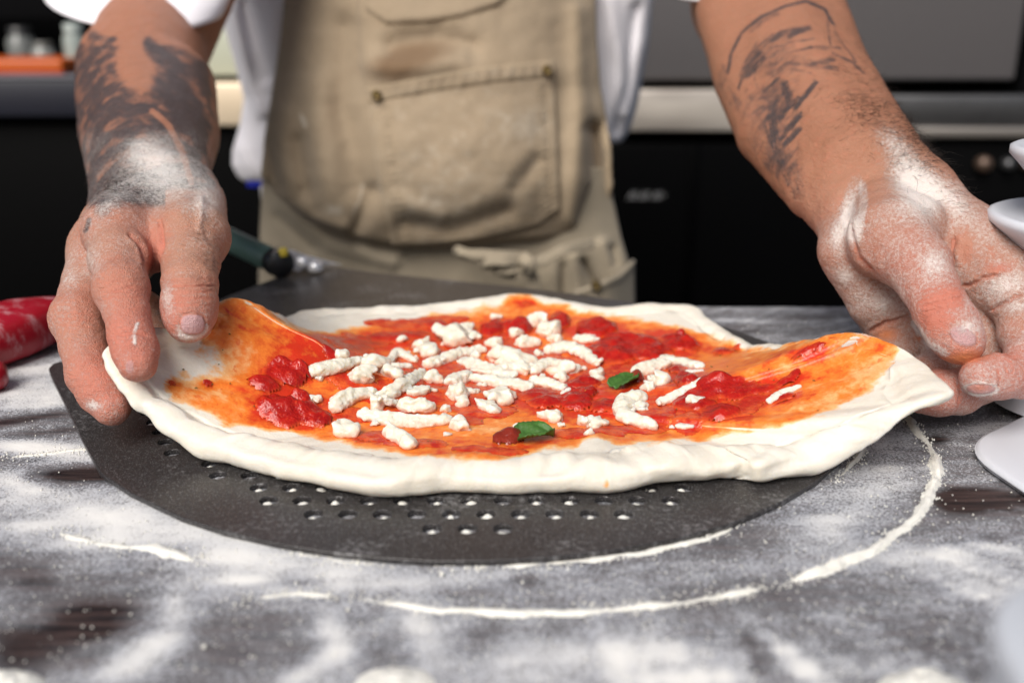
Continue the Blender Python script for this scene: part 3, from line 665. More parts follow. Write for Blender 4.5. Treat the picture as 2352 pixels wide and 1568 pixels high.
        if len(V_) < 8: return
        V_ = relax(V_, Q_, 1); zmin = min(p[2] for p, n in base); V_[:, 2] = zmin + (V_[:, 2] - zmin) * .84; me = mesh('mozzarella_piece', V_, Q_)
        wet = np.clip(1.0 - (V_[:, 2] - zmin) / (rad * 1.15), 0, 1) * .9
        attr(me, 'wet', wet); link('mozzarella_piece', me, ch.m, root)
    CH = [([(717, 850), (772, 838), (828, 826)], 30), ([(788, 812)], 28), ([(850, 832)], 48), ([(838, 862)], 44), ([(893, 850)], 38), ([(812, 858)], 26), ([(868, 905), (920, 882), (968, 856)], 33), ([(990, 864)], 38), ([(772, 932), (800, 908), (856, 898)], 31), ([(838, 948), (900, 962), (970, 966), (1030, 960)], 32), ([(1052, 968)], 40), ([(800, 982)], 48), ([(902, 990), (925, 1000), (942, 1016)], 36), ([(878, 920)], 44), ([(905, 925)], 24),
          ([(930, 928), (985, 932)], 34), ([(945, 897), (978, 892)], 24), ([(970, 786)], 34), ([(992, 802)], 42), ([(985, 834), (1040, 815), (1098, 800)], 29), ([(925, 778)], 22), ([(892, 830), (912, 808), (935, 818), (952, 826)], 18), ([(900, 836), (940, 840)], 16), ([(1050, 772)], 50), ([(1072, 757)], 34), ([(1092, 772)], 30), ([(1028, 770)], 26), ([(1072, 828), (1115, 845), (1172, 864)], 30), ([(1062, 828)], 18), ([(1090, 862), (1150, 874), (1214, 886)], 31), ([(1038, 872), (1072, 862)], 32),
          ([(1052, 896)], 44), ([(1064, 920)], 32), ([(1153, 910)], 48), ([(1112, 926), (1134, 940)], 28), ([(1087, 898)], 24), ([(1024, 938)], 22), ([(1024, 996)], 12), ([(1028, 786)], 22), ([(1150, 808)], 50), ([(1175, 825)], 56), ([(1140, 786)], 30), ([(1203, 846)], 34), ([(1165, 842)], 34), ([(1196, 786), (1230, 784)], 26), ([(1230, 735)], 42), ([(1260, 755)], 46), ([(1276, 775)], 30), ([(1186, 762)], 28), ([(1264, 802), (1310, 797), (1345, 812), (1367, 832)], 27), ([(1226, 850), (1250, 836), (1275, 832)], 25), ([(1296, 840)], 44), ([(1325, 846)], 28),
          ([(1290, 864)], 28), ([(1226, 874), (1258, 880), (1293, 890)], 24), ([(1302, 899)], 22), ([(1380, 858)], 36), ([(1239, 811)], 20), ([(1325, 776), (1362, 780)], 20), ([(1528, 822), (1560, 826), (1604, 836)], 28), ([(1464, 856), (1490, 842), (1527, 834)], 30), ([(1512, 868)], 44), ([(1490, 886)], 26), ([(1470, 908), (1434, 922), (1436, 954), (1497, 976)], 33), ([(1470, 930)], 26), ([(1516, 922), (1560, 900), (1618, 864)], 22), ([(1593, 917)], 32), ([(1272, 954)], 36), ([(1290, 974)], 16), ([(1344, 966)], 32), ([(1366, 970)], 30), ([(1353, 991)], 18),
          ([(1558, 977), (1588, 977)], 14), ([(1542, 979)], 11), ([(1580, 852), (1612, 848)], 10), ([(1768, 920), (1800, 900), (1834, 884)], 17), ([(1138, 726)], 20), ([(733, 867)], 16), ([(724, 913)], 22), ([(862, 971)], 18), ([(1186, 978), (1215, 974)], 16), ([(1089, 811)], 22), ([(1479, 938)], 18), ([(1012, 826)], 22), ([(1246, 862)], 14), ([(1340, 806)], 20), ([(955, 806)], 18), ([(1110, 882)], 18)]
    for k, (p, wd) in enumerate(CH): cheese(p, wd, k)
    # ------------------------------------------------ basil
    lf = Mat('basil_leaf', .5, .4); lf.set(Base_Color=lf.mix(lf.noise(220, 3), (.016, .055, .010), (.085, .210, .035))); lf.sss(.1, (.3, 1, .2), .001); lf.bump(lf.noise(500, 3), .4, .0008)
    def leaf(u0, v0, u1, v1, wd, roll_, zoff, seed):
        a0 = hit(u0, v0)[0]; a1 = hit(u1, v1)[0]; ax = a1 - a0; L = np.linalg.norm(ax[:2]); ax = np.array([ax[0], ax[1], 0]) / L; sd = np.array([-ax[1], ax[0], 0]); n, mr = 22, 13; V_ = []
        for i in range(n):
            t = i / (n - 1); wloc = wd * (math.sin(math.pi * min(1, (.12 + .88 * t)) ** .8) ** .7) * (1 + .08 * math.sin(i * 2.3 + seed))
            for j in range(mr):
                q = j / (mr - 1) * 2 - 1; p = a0 + ax * L * t + sd * wloc * q; z = drop(p[0], p[1]) or a0[2]
                p[2] = z + zoff + abs(q) ** 1.4 * roll_ * wd + .0018 * math.sin(t * 3.1) + .0006 * math.sin(q * 7 + t * 9) - .0006 * math.exp(-(q / .1) ** 2); V_.append(p)
        o = link('basil_leaf', mesh('basil_leaf', V_, grid_faces(n, mr)), lf.m, root); md = o.modifiers.new('thickness', 'SOLIDIFY'); md.thickness = .0005
    leaf(1186, 1012, 1272, 1006, .0082, .34, .0012, 1); leaf(1412, 897, 1462, 874, .0062, .30, .0016, 2)
    patch([(1458, 872, 24, 10), (1440, 880, 12, 6)], .0050, 61, dkm, 'dark_tomato', 1, .2)
    # seeds and flecks of herb, too small to pick apart
    sv = MB(); r_ = np.random.default_rng(5)
    for k in range(90):
        uu, vv = r_.uniform(420, 1950), r_.uniform(720, 1030)
        if poly_sd(np.array([uu]), np.array([vv]), SP)[0] < 14: continue
        p, n_ = hit(uu, vv); t = r_.uniform(0, 6.28); ln = r_.uniform(.0005, .0011); V_ = np.array([(ln, 0, 0), (-ln, 0, 0), (0, ln * .5, 0), (0, -ln * .5, 0), (0, 0, .0004), (0, 0, -.0002)]) @ np.array(Matrix.Rotation(t, 3, 'Z')) + p + (0, 0, .0004)
        sv.add(V_, [(0, 2, 4), (2, 1, 4), (1, 3, 4), (3, 0, 4)])
    hb = Mat('dried_oregano', .7); hb.set(Base_Color=hb.mix(hb.noise(900, 1), (.05, .06, .012), (.20, .15, .03))); link('oregano_flecks', sv.mesh('oregano_flecks', True), hb.m, root, 'stuff')
make_pizza()
# ================================================================ the cook
skin = Mat('floured_skin', .5, .4)
def skin_material():
    m = skin
    a_f, a_t, a_r, a_n, a_o, a_s = (m.attr(k) for k in ('flour', 'ink', 'red', 'nail', 'sauce', 'tan'))
    n1 = m.noise(90, 4, .6); n2 = m.noise(700, 3, .65); n3 = m.noise(2600, 2, .6); pore = m.vor(1500)
    base = m.mix(n1, (.36, .190, .122), (.47, .258, .172))
    base = m.mix(a_s, base, m.mix(n1, (.31, .140, .076), (.40, .193, .115))); base = m.mix(m.math('MULTIPLY', m.step(m.noise(260, 4, .7), .45, .75), .35), base, (.50, .17, .10)); base = m.mix(m.math('MULTIPLY', m.step(m.noise(420, 3, .7), .55, .75), .3), base, (.30, .125, .07))
    base = m.mix(m.math('MULTIPLY', a_r, .75), base, (.56, .165, .115))
    ti = m.math('ADD', a_t, m.math('MULTIPLY', m.math('SUBTRACT', m.noise(190, 5, .7), .5), .85))
    base = m.mix(m.math('MULTIPLY', m.step(ti, .16, .80), .90), base, (.036, .038, .044))
    base = m.mix(m.math('MULTIPLY', a_n, .85), base, (.52, .33, .34))
    base = m.mix(m.math('MULTIPLY', a_o, .8), base, (.60, .17, .035))
    x = m.math('ADD', a_f, m.math('MULTIPLY', m.math('SUBTRACT', n2, .5), .9))
    x = m.math('ADD', x, m.math('MULTIPLY', m.math('SUBTRACT', n3, .5), 1.0))
    x = m.math('ADD', x, m.math('MULTIPLY', m.math('SUBTRACT', m.noise(55, 3), .5), .5))
    cov = m.math('MULTIPLY', m.step(x, .46, 1.10), .80)
    dots = m.math('MULTIPLY', m.step(m.vor(1250), .22, .10), m.step(m.math('ADD', a_f, m.math('MULTIPLY', m.noise(200, 2), .5)), .45, .95))
    cov = m.math('MAXIMUM', cov, m.math('MULTIPLY', dots, .8))
    m.set(Base_Color=m.mix(cov, base, (.78, .74, .70)), Roughness=m.math('SUBTRACT', m.math('ADD', m.math('MULTIPLY', cov, .35), .44), m.math('MULTIPLY', a_n, .22)))
    m.sss(.10, (1.0, .35, .18), .003)
    wr = m.noise(230, 3, .6, m.co((1, 1, 3.2)))
    h = m.math('ADD', m.math('MULTIPLY', pore, .35), m.math('MULTIPLY', wr, .8)); h = m.math('ADD', h, m.math('MULTIPLY', cov, .45)); h = m.math('ADD', h, m.math('MULTIPLY', n3, .35))
    m.bump(h, .8, .0011)
skin_material()

def finger(Fd, joints, radii, k=.004, kk=.006, pads=()):
    """one finger grown as its own smooth chain, then joined to the palm only"""
    pts = [np.asarray(p) for p in joints]; m = max(radii) + .016
    lo = np.min(pts, 0) - m; hi = np.max(pts, 0) + m
    S = Fd.sl(lo, hi); sub = Field.__new__(Field); sub.h = Fd.h; sub.ax = [Fd.ax[i][S[i]] for i in range(3)]
    if min(len(a) for a in sub.ax) == 0: return
    sub.lo = np.array([a[0] for a in sub.ax], float); sub.n = np.array([len(a) for a in sub.ax]); sub.a = np.full(sub.n, .05, np.float32)
    for i in range(len(pts) - 1):
        md = lerp(pts[i], pts[i + 1], .5); rm = .5 * (radii[i] + radii[i + 1]) - .0003 - (.0007 if i < len(pts) - 2 else 0)
        sub.cone(pts[i], md, radii[i] - .0003, rm, .0016); sub.cone(md, pts[i + 1], rm, radii[i + 1] - .0003, .0016)
    for p, r in pads: sub.cone(p, np.asarray(p) + 1e-5, r - .0004, r - .0004, .004)
    Fd.res[S] = np.minimum(Fd.res[S], smin(Fd.a[S], sub.a, kk))
def lerp(a, b, t): return np.asarray(a) * (1 - t) + np.asarray(b) * t

def arm_left(lo, hi, h):
    Jl = J
    E = Jl(338, 95, .745); W = Jl(345, 432, .530)
    M2, P2, D2, T2 = Jl(270, 532, .450), Jl(279, 662, .414), Jl(301, 768, .399), Jl(317, 836, .392)
    M3, P3, D3, T3 = Jl(232, 572, .470), Jl(180, 733, .434), Jl(207, 858, .414), Jl(257, 936, .407)
    M4, P4, D4, T4 = Jl(240, 585, .492), Jl(292, 690, .474), Jl(362, 738, .464), Jl(412, 785, .456)
    M5, P5, D5, T5 = Jl(256, 575, .512), Jl(265, 700, .505), Jl(330, 745, .492), Jl(380, 775, .480)
    C1, M1, I1, T1 = Jl(415, 450, .512), Jl(440, 543, .454), Jl(436, 655, .425), Jl(433, 735, .412)
    S_ = np.array([-.205, 1.02, .43])
    F = Field(lo, hi, h)
    # upper arm and forearm
    F.chain([E + (0, .012, -.004), S_], [.041, .056], .008)
    F.chain([Jl(343, 100, .735), Jl(335, 235, .66), Jl(343, 330, .592), Jl(338, 412, .548), Jl(345, 455, .525)], [.0405, .0395, .0335, .0265, .0235], .008)
    F.chain([Jl(400, 200, .665), Jl(412, 310, .605), Jl(402, 400, .555), Jl(415, 455, .525)], [.0270, .0235, .0180, .0175], .008)
    F.chain([Jl(262, 150, .70), Jl(268, 300, .62), Jl(285, 410, .556), Jl(300, 460, .53)], [.0255, .0220, .0180, .0175], .008)
    # hand: metacarpals
    F.cone(Jl(375, 450, .520), M2, .0190, .0150, .012); F.cone(Jl(335, 455, .530), M3, .0190, .0142, .012)
    F.cone(Jl(320, 460, .540), M4, .0175, .0135, .012); F.cone(Jl(315, 465, .548), M5, .0165, .0130, .012)
    F.cone(Jl(395, 485, .520), Jl(270, 620, .488), .017, .012, .012); F.cone(Jl(400, 470, .530), Jl(330, 560, .525), .018, .014, .012)
    # thumb root and the soft web
    F.cone(C1, M1, .0190, .0148, .010); F.cone(Jl(452, 470, .500), Jl(468, 545, .456), .0130, .0085, .008)
    F.cone(Jl(372, 500, .480), Jl(343, 580, .447), .0150, .0092, .007)
    F.cone(Jl(250, 505, .478), Jl(272, 540, .449), .010, .0088, .008)
    F.res = F.a.copy()
    dorsal = (J(436, 655, .40) - J(436, 655, .42)); dorsal /= np.linalg.norm(dorsal)
    finger(F, [M2, P2, D2, T2], [.0140, .0110, .0092, .0076], .0045, .005, [(P2 + dorsal * .0014, .0108), (lerp(D2, T2, .55) + (0, .001, -.0005), .0088), (lerp(M2, P2, .5), .0128)])
    finger(F, [M3, P3, D3, T3], [.0142, .0116, .0100, .0078], .0045, .005, [(P3 + np.array([-.0012, 0, .0008]), .0108), (lerp(D3, T3, .5), .0092)])
    finger(F, [M4, P4, D4, T4], [.0136, .0112, .0098, .0078], .0045, .005)
    finger(F, [M5, P5, D5, T5], [.0130, .0098, .0086, .0068], .0045, .005)
    finger(F, [M1, lerp(M1, I1, .55), I1, lerp(I1, T1, .5), T1], [.0148, .0128, .0120, .0118, .0096], .004, .008, [(lerp(I1, T1, .75) + (0, .0015, -.001), .0104)])
    # nail of the thumb: a shallow plate with a groove round it
    Fd = F.res; F.a = Fd
    def arc(p0, p1, p2): return [lerp(lerp(p0, p1, t), lerp(p1, p2, t), t) for t in np.linspace(0, 1, 8)]
    # tendons and creases
    F.carve([Jl(462, 440, .500), Jl(462, 500, .470), Jl(446, 560, .442), Jl(440, 620, .420)], .0022, -.0009)
    F.carve([Jl(345, 440, .515), Jl(310, 490, .470), Jl(272, 540, .436)], .0020, -.0007)
    F.carve([Jl(300, 455, .515), Jl(250, 500, .480), Jl(222, 545, .462)], .0020, -.0007)
    F.carve([Jl(300, 470, .490), Jl(262, 515, .462)], .0016, .0005)
    F.carve([Jl(395, 470, .490), Jl(405, 520, .462), Jl(408, 570, .446)], .0018, .0005)
    ip = lambda u, v, d: Jl(u, v, d)
    F.carve(arc(ip(374, 662, .4225), ip(436, 655, .4110), ip(498, 658, .4225)), .0004, .0008)
    F.carve(arc(ip(376, 676, .4215), ip(436, 671, .4105), ip(496, 670, .4215)), .0005, .0002)
    F.carve(arc(ip(374, 645, .4225), ip(436, 640, .4122), ip(498, 643, .4235)), .0005, .00022)
    F.carve(arc(ip(378, 690, .4200), ip(436, 688, .4095), ip(496, 686, .4205)), .0005, .0002)
    F.carve([ip(367, 500, .472), ip(372, 540, .455), ip(374, 590, .443), ip(368, 628, .440)], .0012, .0016)
    F.carve([ip(290, 530, .440), ip(322, 560, .437), ip(333, 600, .434), ip(335, 640, .430)], .0011, .0018)
    F.carve([ip(252, 672, .4035), ip(300, 660, .4045), ip(338, 668, .4075)], .0006, .00035)
    F.carve([ip(268, 770, .3905), ip(310, 765, .3895), ip(340, 772, .395)], .0007, .0005)
    for v0 in (648, 654, 668, 682, 700): F.carve(arc(ip(380, v0 + 3, .4215), ip(436, v0, .4110), ip(492, v0 + 1, .4218)), .0004, .00020)
    for v0 in (640, 652, 664, 676): F.carve(arc(ip(225, v0 + 14, .4085), ip(272, v0, .4020), ip(330, v0 + 8, .4060)), .0004, .00018)
    for v0 in (752, 762): F.carve(arc(ip(256, v0 + 8, .3930), ip(296, v0, .3890), ip(338, v0 + 6, .3930)), .0004, .00018)
    for v0 in (716, 730, 744): F.carve(arc(ip(128, v0 + 4, .432), ip(170, v0 - 2, .4235), ip(222, v0 + 10, .428)), .0004, .00018)
    for u0 in (392, 408, 424, 442): F.carve([ip(u0, 478, .482), ip(u0 + 4, 500, .470), ip(u0 + 2, 520, .456)], .0006, .00025)
    return F, dict(M2=M2, P2=P2, D2=D2, T2=T2, P3=P3, D3=D3, T3=T3, M1=M1, I1=I1, T1=T1)

def arm_right(lo, hi, h):
    Jr = J
    S_ = np.array([.205, 1.02, .43])
    F = Field(lo, hi, h)
    E = Jr(1735, -10, .705)
    F.cone(E + (0, .012, -.004), S_, .043, .056, .012)
    F.chain([E, Jr(1790, 110, .645), Jr(1845, 220, .585), Jr(1905, 315, .540), Jr(1965, 392, .505)], [.0400, .0370, .0350, .0300, .0250], .008)
    F.chain([Jr(1880, 40, .66), Jr(1905, 160, .60), Jr(1985, 300, .535), Jr(2060, 400, .495), Jr(2095, 450, .480)], [.0195, .0220, .0205, .0180, .0172], .008)
    F.chain([Jr(1672, 30, .675), Jr(1718, 180, .62), Jr(1775, 300, .565), Jr(1880, 425, .512), Jr(1950, 490, .490)], [.0215, .0208, .0205, .0180, .0158], .008)
    W = Jr(1985, 420, .495)
    M2, P2, D2, T2 = Jr(2300, 642, .442), Jr(2388, 772, .424), Jr(2342, 862, .412), Jr(2250, 868, .405)
    M3, P3, D3, T3 = Jr(2232, 692, .458), Jr(2300, 850, .444), Jr(2200, 901, .428), Jr(2112, 904, .421)
    M4, P4, D4, T4 = Jr(2140, 730, .470), Jr(2180, 835, .457), Jr(2120, 868, .443), Jr(2050, 880, .436)
    M5, P5, D5, T5 = Jr(2045, 735, .480), Jr(2062, 815, .468), Jr(2040, 850, .458), Jr(2000, 872, .450)
    M1, I1, T1 = Jr(2110, 612, .432), Jr(2160, 708, .417), Jr(2207, 784, .409)
    # palm
    F.cone(Jr(2110, 455, .480), M2, .0180, .0135, .010); F.cone(Jr(2060, 460, .488), M3, .0180, .0130, .010)
    F.cone(Jr(2010, 470, .492), M4, .0175, .0125, .010); F.cone(Jr(1960, 480, .492), M5, .0170, .0125, .010)
    F.cone(Jr(1962, 515, .482), Jr(1962, 575, .474), .0150, .0148, .008); F.cone(Jr(1962, 575, .474), Jr(2010, 690, .474), .0148, .0132, .008)
    F.cone(Jr(2235, 520, .470), Jr(2310, 630, .444), .0115, .0110, .008)
    F.cone(Jr(2160, 600, .462), Jr(2250, 640, .452), .0110, .0115, .010)
    F.res = F.a.copy()
    # thumb with its mound
    finger(F, [Jr(2035, 490, .470), Jr(2045, 548, .450), M1, lerp(M1, I1, .5), I1, lerp(I1, T1, .5), T1], [.0165, .0192, .0142, .0122, .0116, .0116, .0097], .0060, .0035,
           [(Jr(2090, 525, .458), .0168), (lerp(I1, T1, .75) + (0, .001, -.0012), .0102), (Jr(2120, 490, .472), .0128)])
    finger(F, [M2, P2, D2, T2], [.0135, .0118, .0096, .0082], .0045, .005, [(Jr(2342, 764, .426), .0098), (lerp(D2, T2, .6), .0090)])
    finger(F, [M3, P3, D3, T3], [.0130, .0116, .0100, .0084], .0045, .005, [(lerp(D3, T3, .5), .0096)])
    finger(F, [M4, P4, D4, T4], [.0125, .0112, .0098, .0080], .0045, .005)
    finger(F, [M5, P5, D5, T5], [.0125, .0100, .0086, .0070], .0045, .005)
    F.a = F.res
    def arc(p0, p1, p2): return [lerp(lerp(p0, p1, t), lerp(p1, p2, t), t) for t in np.linspace(0, 1, 8)]
    F.carve(arc(Jr(2108, 708, .4140), Jr(2165, 690, .4040), Jr(2216, 682, .4130)), .0005, .0006)
    F.carve(arc(Jr(2104, 696, .4145), Jr(2160, 676, .4045), Jr(2208, 668, .4135)), .0005, .00028)
    F.carve(arc(Jr(2114, 720, .4130), Jr(2170, 706, .4030), Jr(2222, 700, .4120)), .0005, .00028)
    F.carve([Jr(2207, 660, .440), Jr(2235, 652, .4385), Jr(2262, 638, .4335), Jr(2300, 630, .4290)], .0009, .0012)
    F.carve([Jr(2270, 716, .440), Jr(2310, 694, .432), Jr(2352, 674, .428)], .0010, .0014)
    F.carve([Jr(2193, 540, .458), Jr(2184, 580, .452), Jr(2190, 620, .446)], .0014, .0016)
    F.carve([Jr(1993, 764, .472), Jr(2035, 742, .468), Jr(2092, 726, .462)], .0010, .0016)
    for k_ in (-26, -14, -6, 8, 20): F.carve(arc(Jr(2106 + k_ * .35, 702 + k_, .4140), Jr(2162 + k_ * .4, 684 + k_, .4040), Jr(2214 + k_ * .4, 676 + k_, .4130)), .0004, .00018)
    F.carve([Jr(2275, 800, .418), Jr(2300, 806, .414), Jr(2340, 826, .408)], .0008, .0010)
    F.carve([Jr(2290, 850, .4035), Jr(2296, 870, .4015), Jr(2292, 895, .404)], .0005, .0005)
    F.carve([Jr(2200, 880, .418), Jr(2205, 905, .4150), Jr(2198, 930, .418)], .0006, .0006)
    F.carve([Jr(1950, 500, .468), Jr(1955, 540, .456), Jr(1972, 590, .450), Jr(2010, 630, .447)], .0012, .0010)
    F.carve([Jr(2262, 560, .4500), Jr(2290, 590, .4405)], .0010, .0005)
    return F, dict(M1=M1, I1=I1, T1=T1, T2=T2, D2=D2, T3=T3, M2=M2)

def k3(cx, cy): return (1552.3 + .36 * cx, .36 * cy)
def k1(cx, cy): return (.42 * cx, .42 * cy)
def k2(cx, cy): return (94.1 + .3961 * cx, 395.1 + .3961 * cy)
def k4(cx, cy): return (1740.5 + .408 * cx, 376.3 + .408 * cy)

BOXES = dict(a=(((-.30, .34, .000), (-.085, .55, .19)), ((-.345, .515, .04), (-.085, .95, .30))), b=(((.105, .31, .004), (.345, .548, .20)), ((.105, .51, .04), (.345, .95, .32))))
def make_person():
    root = empty('person', (0, .9, -.9), 'cook in a white t-shirt and tan apron stretching the pizza with floured tattooed arms', 'person')
    VV, QQ, off = [], [], 0; A = {k: [] for k in ('flour', 'ink', 'red', 'nail', 'sauce', 'tan')}
    hairs = []
    for side, fn in (('a', arm_left), ('b', arm_right)):
        ys = .532 if side == 'a' else .528; Vs = []; Qs = []; Ns = []; o_ = 0
        fine, coarse = BOXES[side]
        for lo, hi, h, keepf in ((*fine, .00068, lambda y: y < ys + .0012), (*coarse, .0011, lambda y: y > ys)):
            F, jt = fn(np.array(lo), np.array(hi), h); Vk, Qk = surface_nets(F.a, F.lo, F.h); Vk = relax(Vk, Qk, 4); Nk = normals(Vk, Qk)
            cre = getattr(F, 'creases', [])
            Qk = Qk[keepf(Vk[Qk, 1].mean(1))]; used = np.unique(Qk); mp = np.full(len(Vk), -1); mp[used] = np.arange(len(used))
            Vs.append(Vk[used]); Ns.append(Nk[used]); Qs.append(mp[Qk] + o_); o_ += len(used)
        V = np.vstack(Vs); N = np.vstack(Ns); Q = np.vstack(Qs)
        u, v = UV(V); dep = (V - CP) @ FW; front = sstep(-.05, .15, -(N @ FW)); z = np.zeros(len(V))
        near = lambda p, r: np.exp(-((V - p) ** 2).sum(1) / r ** 2)
        fl = z.copy(); ink = z.copy(); red = z.copy(); nail = z.copy(); sauce = z.copy(); tan = z.copy()
        V = V + N * ((fbm(V * 330, 3, 41) - .5) * .0006 + (fbm(V * 110, 2, 43) - .5) * .0007)[:, None]
        for pts, wpx, dp, dd in cre:
            m = (u > min(p[0] for p in pts) - 4 * wpx) & (u < max(p[0] for p in pts) + 4 * wpx) & (v > min(p[1] for p in pts) - 4 * wpx) & (v < max(p[1] for p in pts) + 4 * wpx) & (front > .3) & (np.abs(dep - dd) < .022)
            if not m.any(): continue
            wb = 5.0 * (fbm(V[m] * 420, 2, int(dd * 1e5) % 97) - .5); ds, par = seg_dist(u[m] + wb, v[m] + wb, pts); fade = sstep(0, .12, par) * sstep(1, .88, par); q = np.exp(-(ds / (wpx * .75)) ** 2) - .35 * np.exp(-((ds - wpx * 1.9) / wpx) ** 2)
            V[m] -= N[m] * (dp * .9 * fade * q)[:, None]; red[m] += (.10 + 120 * dp if dp > 0 else 0) * fade * np.exp(-(ds / wpx) ** 2); fl[m] -= (.15 if dp > 0 else -.1) * fade * np.exp(-(ds / wpx) ** 2)
        N = normals(V, Q)
        nz = fbm(V * 60, 3, 5)
        if side == 'a':
            for p in ('P2', 'D2', 'T2', 'P3', 'D3', 'T3', 'T1'): red += .7 * near(jt[p], .016)
            red += .6 * near(jt['M2'], .02) + .8 * near(J(350, 590, .44), .012) + .16
            tan = sstep(560, 200, v)
            fl = fl + .50 + .5 * blob(u, v, 375, 405, 90, 60) + .42 * blob(u, v, 345, 345, 60, 45) + .4 * blob(u, v, 480, 450, 40, 45) + .25 * blob(u, v, 160, 640, 26, 70, 10) + .3 * blob(u, v, 215, 600, 22, 40) + .35 * blob(u, v, 388, 690, 14, 45) + .3 * blob(u, v, 250, 470, 50, 22, -35)
            fl += .55 * stroke(u, v, [k2(560, 880), k2(540, 930), k2(545, 990)], 9) + .6 * blob(u, v, 212, 930, 14, 10) + .35 * blob(u, v, 425, 775, 30, 15) - .55 * sstep(330, 230, v) - .12 * sstep(240, 120, v)
            for pts, w_, s in ((((345, 112), (395, 150), (425, 210), (450, 270), (462, 330), (455, 385)), 58, .95), (((285, 160), (330, 166), (370, 190)), 22, .9), (((330, 120), (365, 118)), 20, .8), (((215, 85), (212, 150), (205, 230), (215, 330), (235, 410)), 34, .62),
                               (((225, 90), (262, 92)), 20, .75), (((270, 210), (285, 225), (300, 245)), 22, .7), (((250, 255), (300, 265), (345, 275)), 40, .55), (((250, 320), (245, 380), (250, 440), (235, 480)), 48, .55), (((330, 195), (370, 240), (400, 300), (425, 370)), 44, .72), (((340, 430), (310, 436), (270, 455)), 10, .55),
                               (((225, 220), (240, 260)), 30, .5), (((410, 250), (440, 330), (450, 420)), 30, .6), (((205, 505), (196, 530)), 14, .6)):
                ink = np.maximum(ink, stroke(u, v, pts, w_, s, .6))
            ink = np.maximum(ink, .74 * sstep(85, 110, v) * sstep(500, 455, v) * (1 - .9 * sstep(420, 450, v) * (u > 380)))
            ink = np.maximum(ink, 1.1 * blob(u, v, 420, 245, 58, 120, -18)); ink -= .6 * blob(u, v, 320, 150, 46, 40) + .35 * blob(u, v, 345, 345, 34, 30) + .8 * blob(u, v, 430, 90, 80, 26, 25)
            ink -= .75 * stroke(u, v, [(350, 255), (385, 285), (415, 340), (440, 420)], 12) + .5 * stroke(u, v, [(300, 120), (300, 150), (320, 180)], 60, 1, .6)
            ink *= front; ink -= .25 * sstep(.50, .68, fbm(V * 95, 3, 8)) * (v < 420)
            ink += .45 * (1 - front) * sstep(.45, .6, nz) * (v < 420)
            # thumb nail
            q = (np.abs((u - 443) / 29) ** 3.4 + np.abs(np.where(v < 744, (v - 744) / 23, (v - 744) / 25)) ** 2.6) ** (1 / 3); nail = (1 - sstep(.86, 1.02, q)) * front * (dep < .42)
            V += N * (nail * .0003)[:, None]; V -= N * (.0006 * np.exp(-((q - 1.06) / .10) ** 2) * front * (dep < .42))[:, None]
            fl -= nail * 1.0; sauce = sauce + .45 * np.exp(-((u - 436) / 40) ** 2 - ((v - 782) / 12) ** 2) * (dep < .43); fl += .35 * np.exp(-((q - 1.2) / .2) ** 2) * front * (dep < .43) * (v > 745)
            q2 = np.hypot((u - 298) / 10, (v - 842) / 16); nail2 = (1 - sstep(.8, 1.05, q2)) * front * (dep < .40) * .6
            nail = np.maximum(nail, nail2)
        else:
            for p in ('T1', 'I1', 'T2', 'T3', 'D2', 'M1'): red += .6 * near(jt[p], .018)
            red += .08 + .26 * sstep(380, 520, v + .35 * (u - 1990)) + .5 * blob(u, v, 2300, 615, 30, 15)
            tan = .95 * sstep(500, 330, v + .2 * (u - 1900)) + .3 * blob(u, v, 1900, 400, 120, 60)
            hand = sstep(380, 520, v + .35 * (u - 1990))
            fl = fl + .08 + .58 * hand
            fl += .52 * blob(u, v, *k3(1350, 860), 60, 42, 35) + .35 * blob(u, v, 2085, 400, 90, 70, 45) + .45 * blob(u, v, *k3(1500, 1060), 60, 40, 45) + .55 * blob(u, v, *k3(1600, 1250), 70, 36, 40) + .25 * blob(u, v, *k3(1780, 1300), 60, 22, 40)
            fl += .48 * stroke(u, v, [k3(1150, 1150), k3(1110, 1260), k3(1100, 1400), k3(1130, 1500)], 34, 1, .7) + .35 * stroke(u, v, [k3(1195, 1180), k3(1200, 1300), k3(1170, 1450)], 20) + .4 * blob(u, v, 1925, 540, 16, 40) + .35 * blob(u, v, *k4(490, 630), 14, 16)
            fl += .35 * blob(u, v, *k4(1380, 680), 60, 26, -20) + .3 * blob(u, v, *k4(1000, 560), 30, 30) + .3 * stroke(u, v, [k4(880, 900), k4(960, 1010), k4(1060, 1070)], 16) + .35 * blob(u, v, *k4(1180, 920), 30, 16) + .3 * blob(u, v, *k4(700, 780), 60, 40) + .3 * blob(u, v, *k4(1450, 800), 30, 14)
            fl -= .35 * blob(u, v, 2165, 690, 40, 16, -15) + .35 * blob(u, v, 2150, 735, 30, 20) + .35 * blob(u, v, 2215, 575, 22, 40) + .3 * blob(u, v, 2160, 480, 30, 40) + .25 * blob(u, v, 2290, 620, 30, 10) + .3 * blob(u, v, 2070, 900, 200, 40) * 0
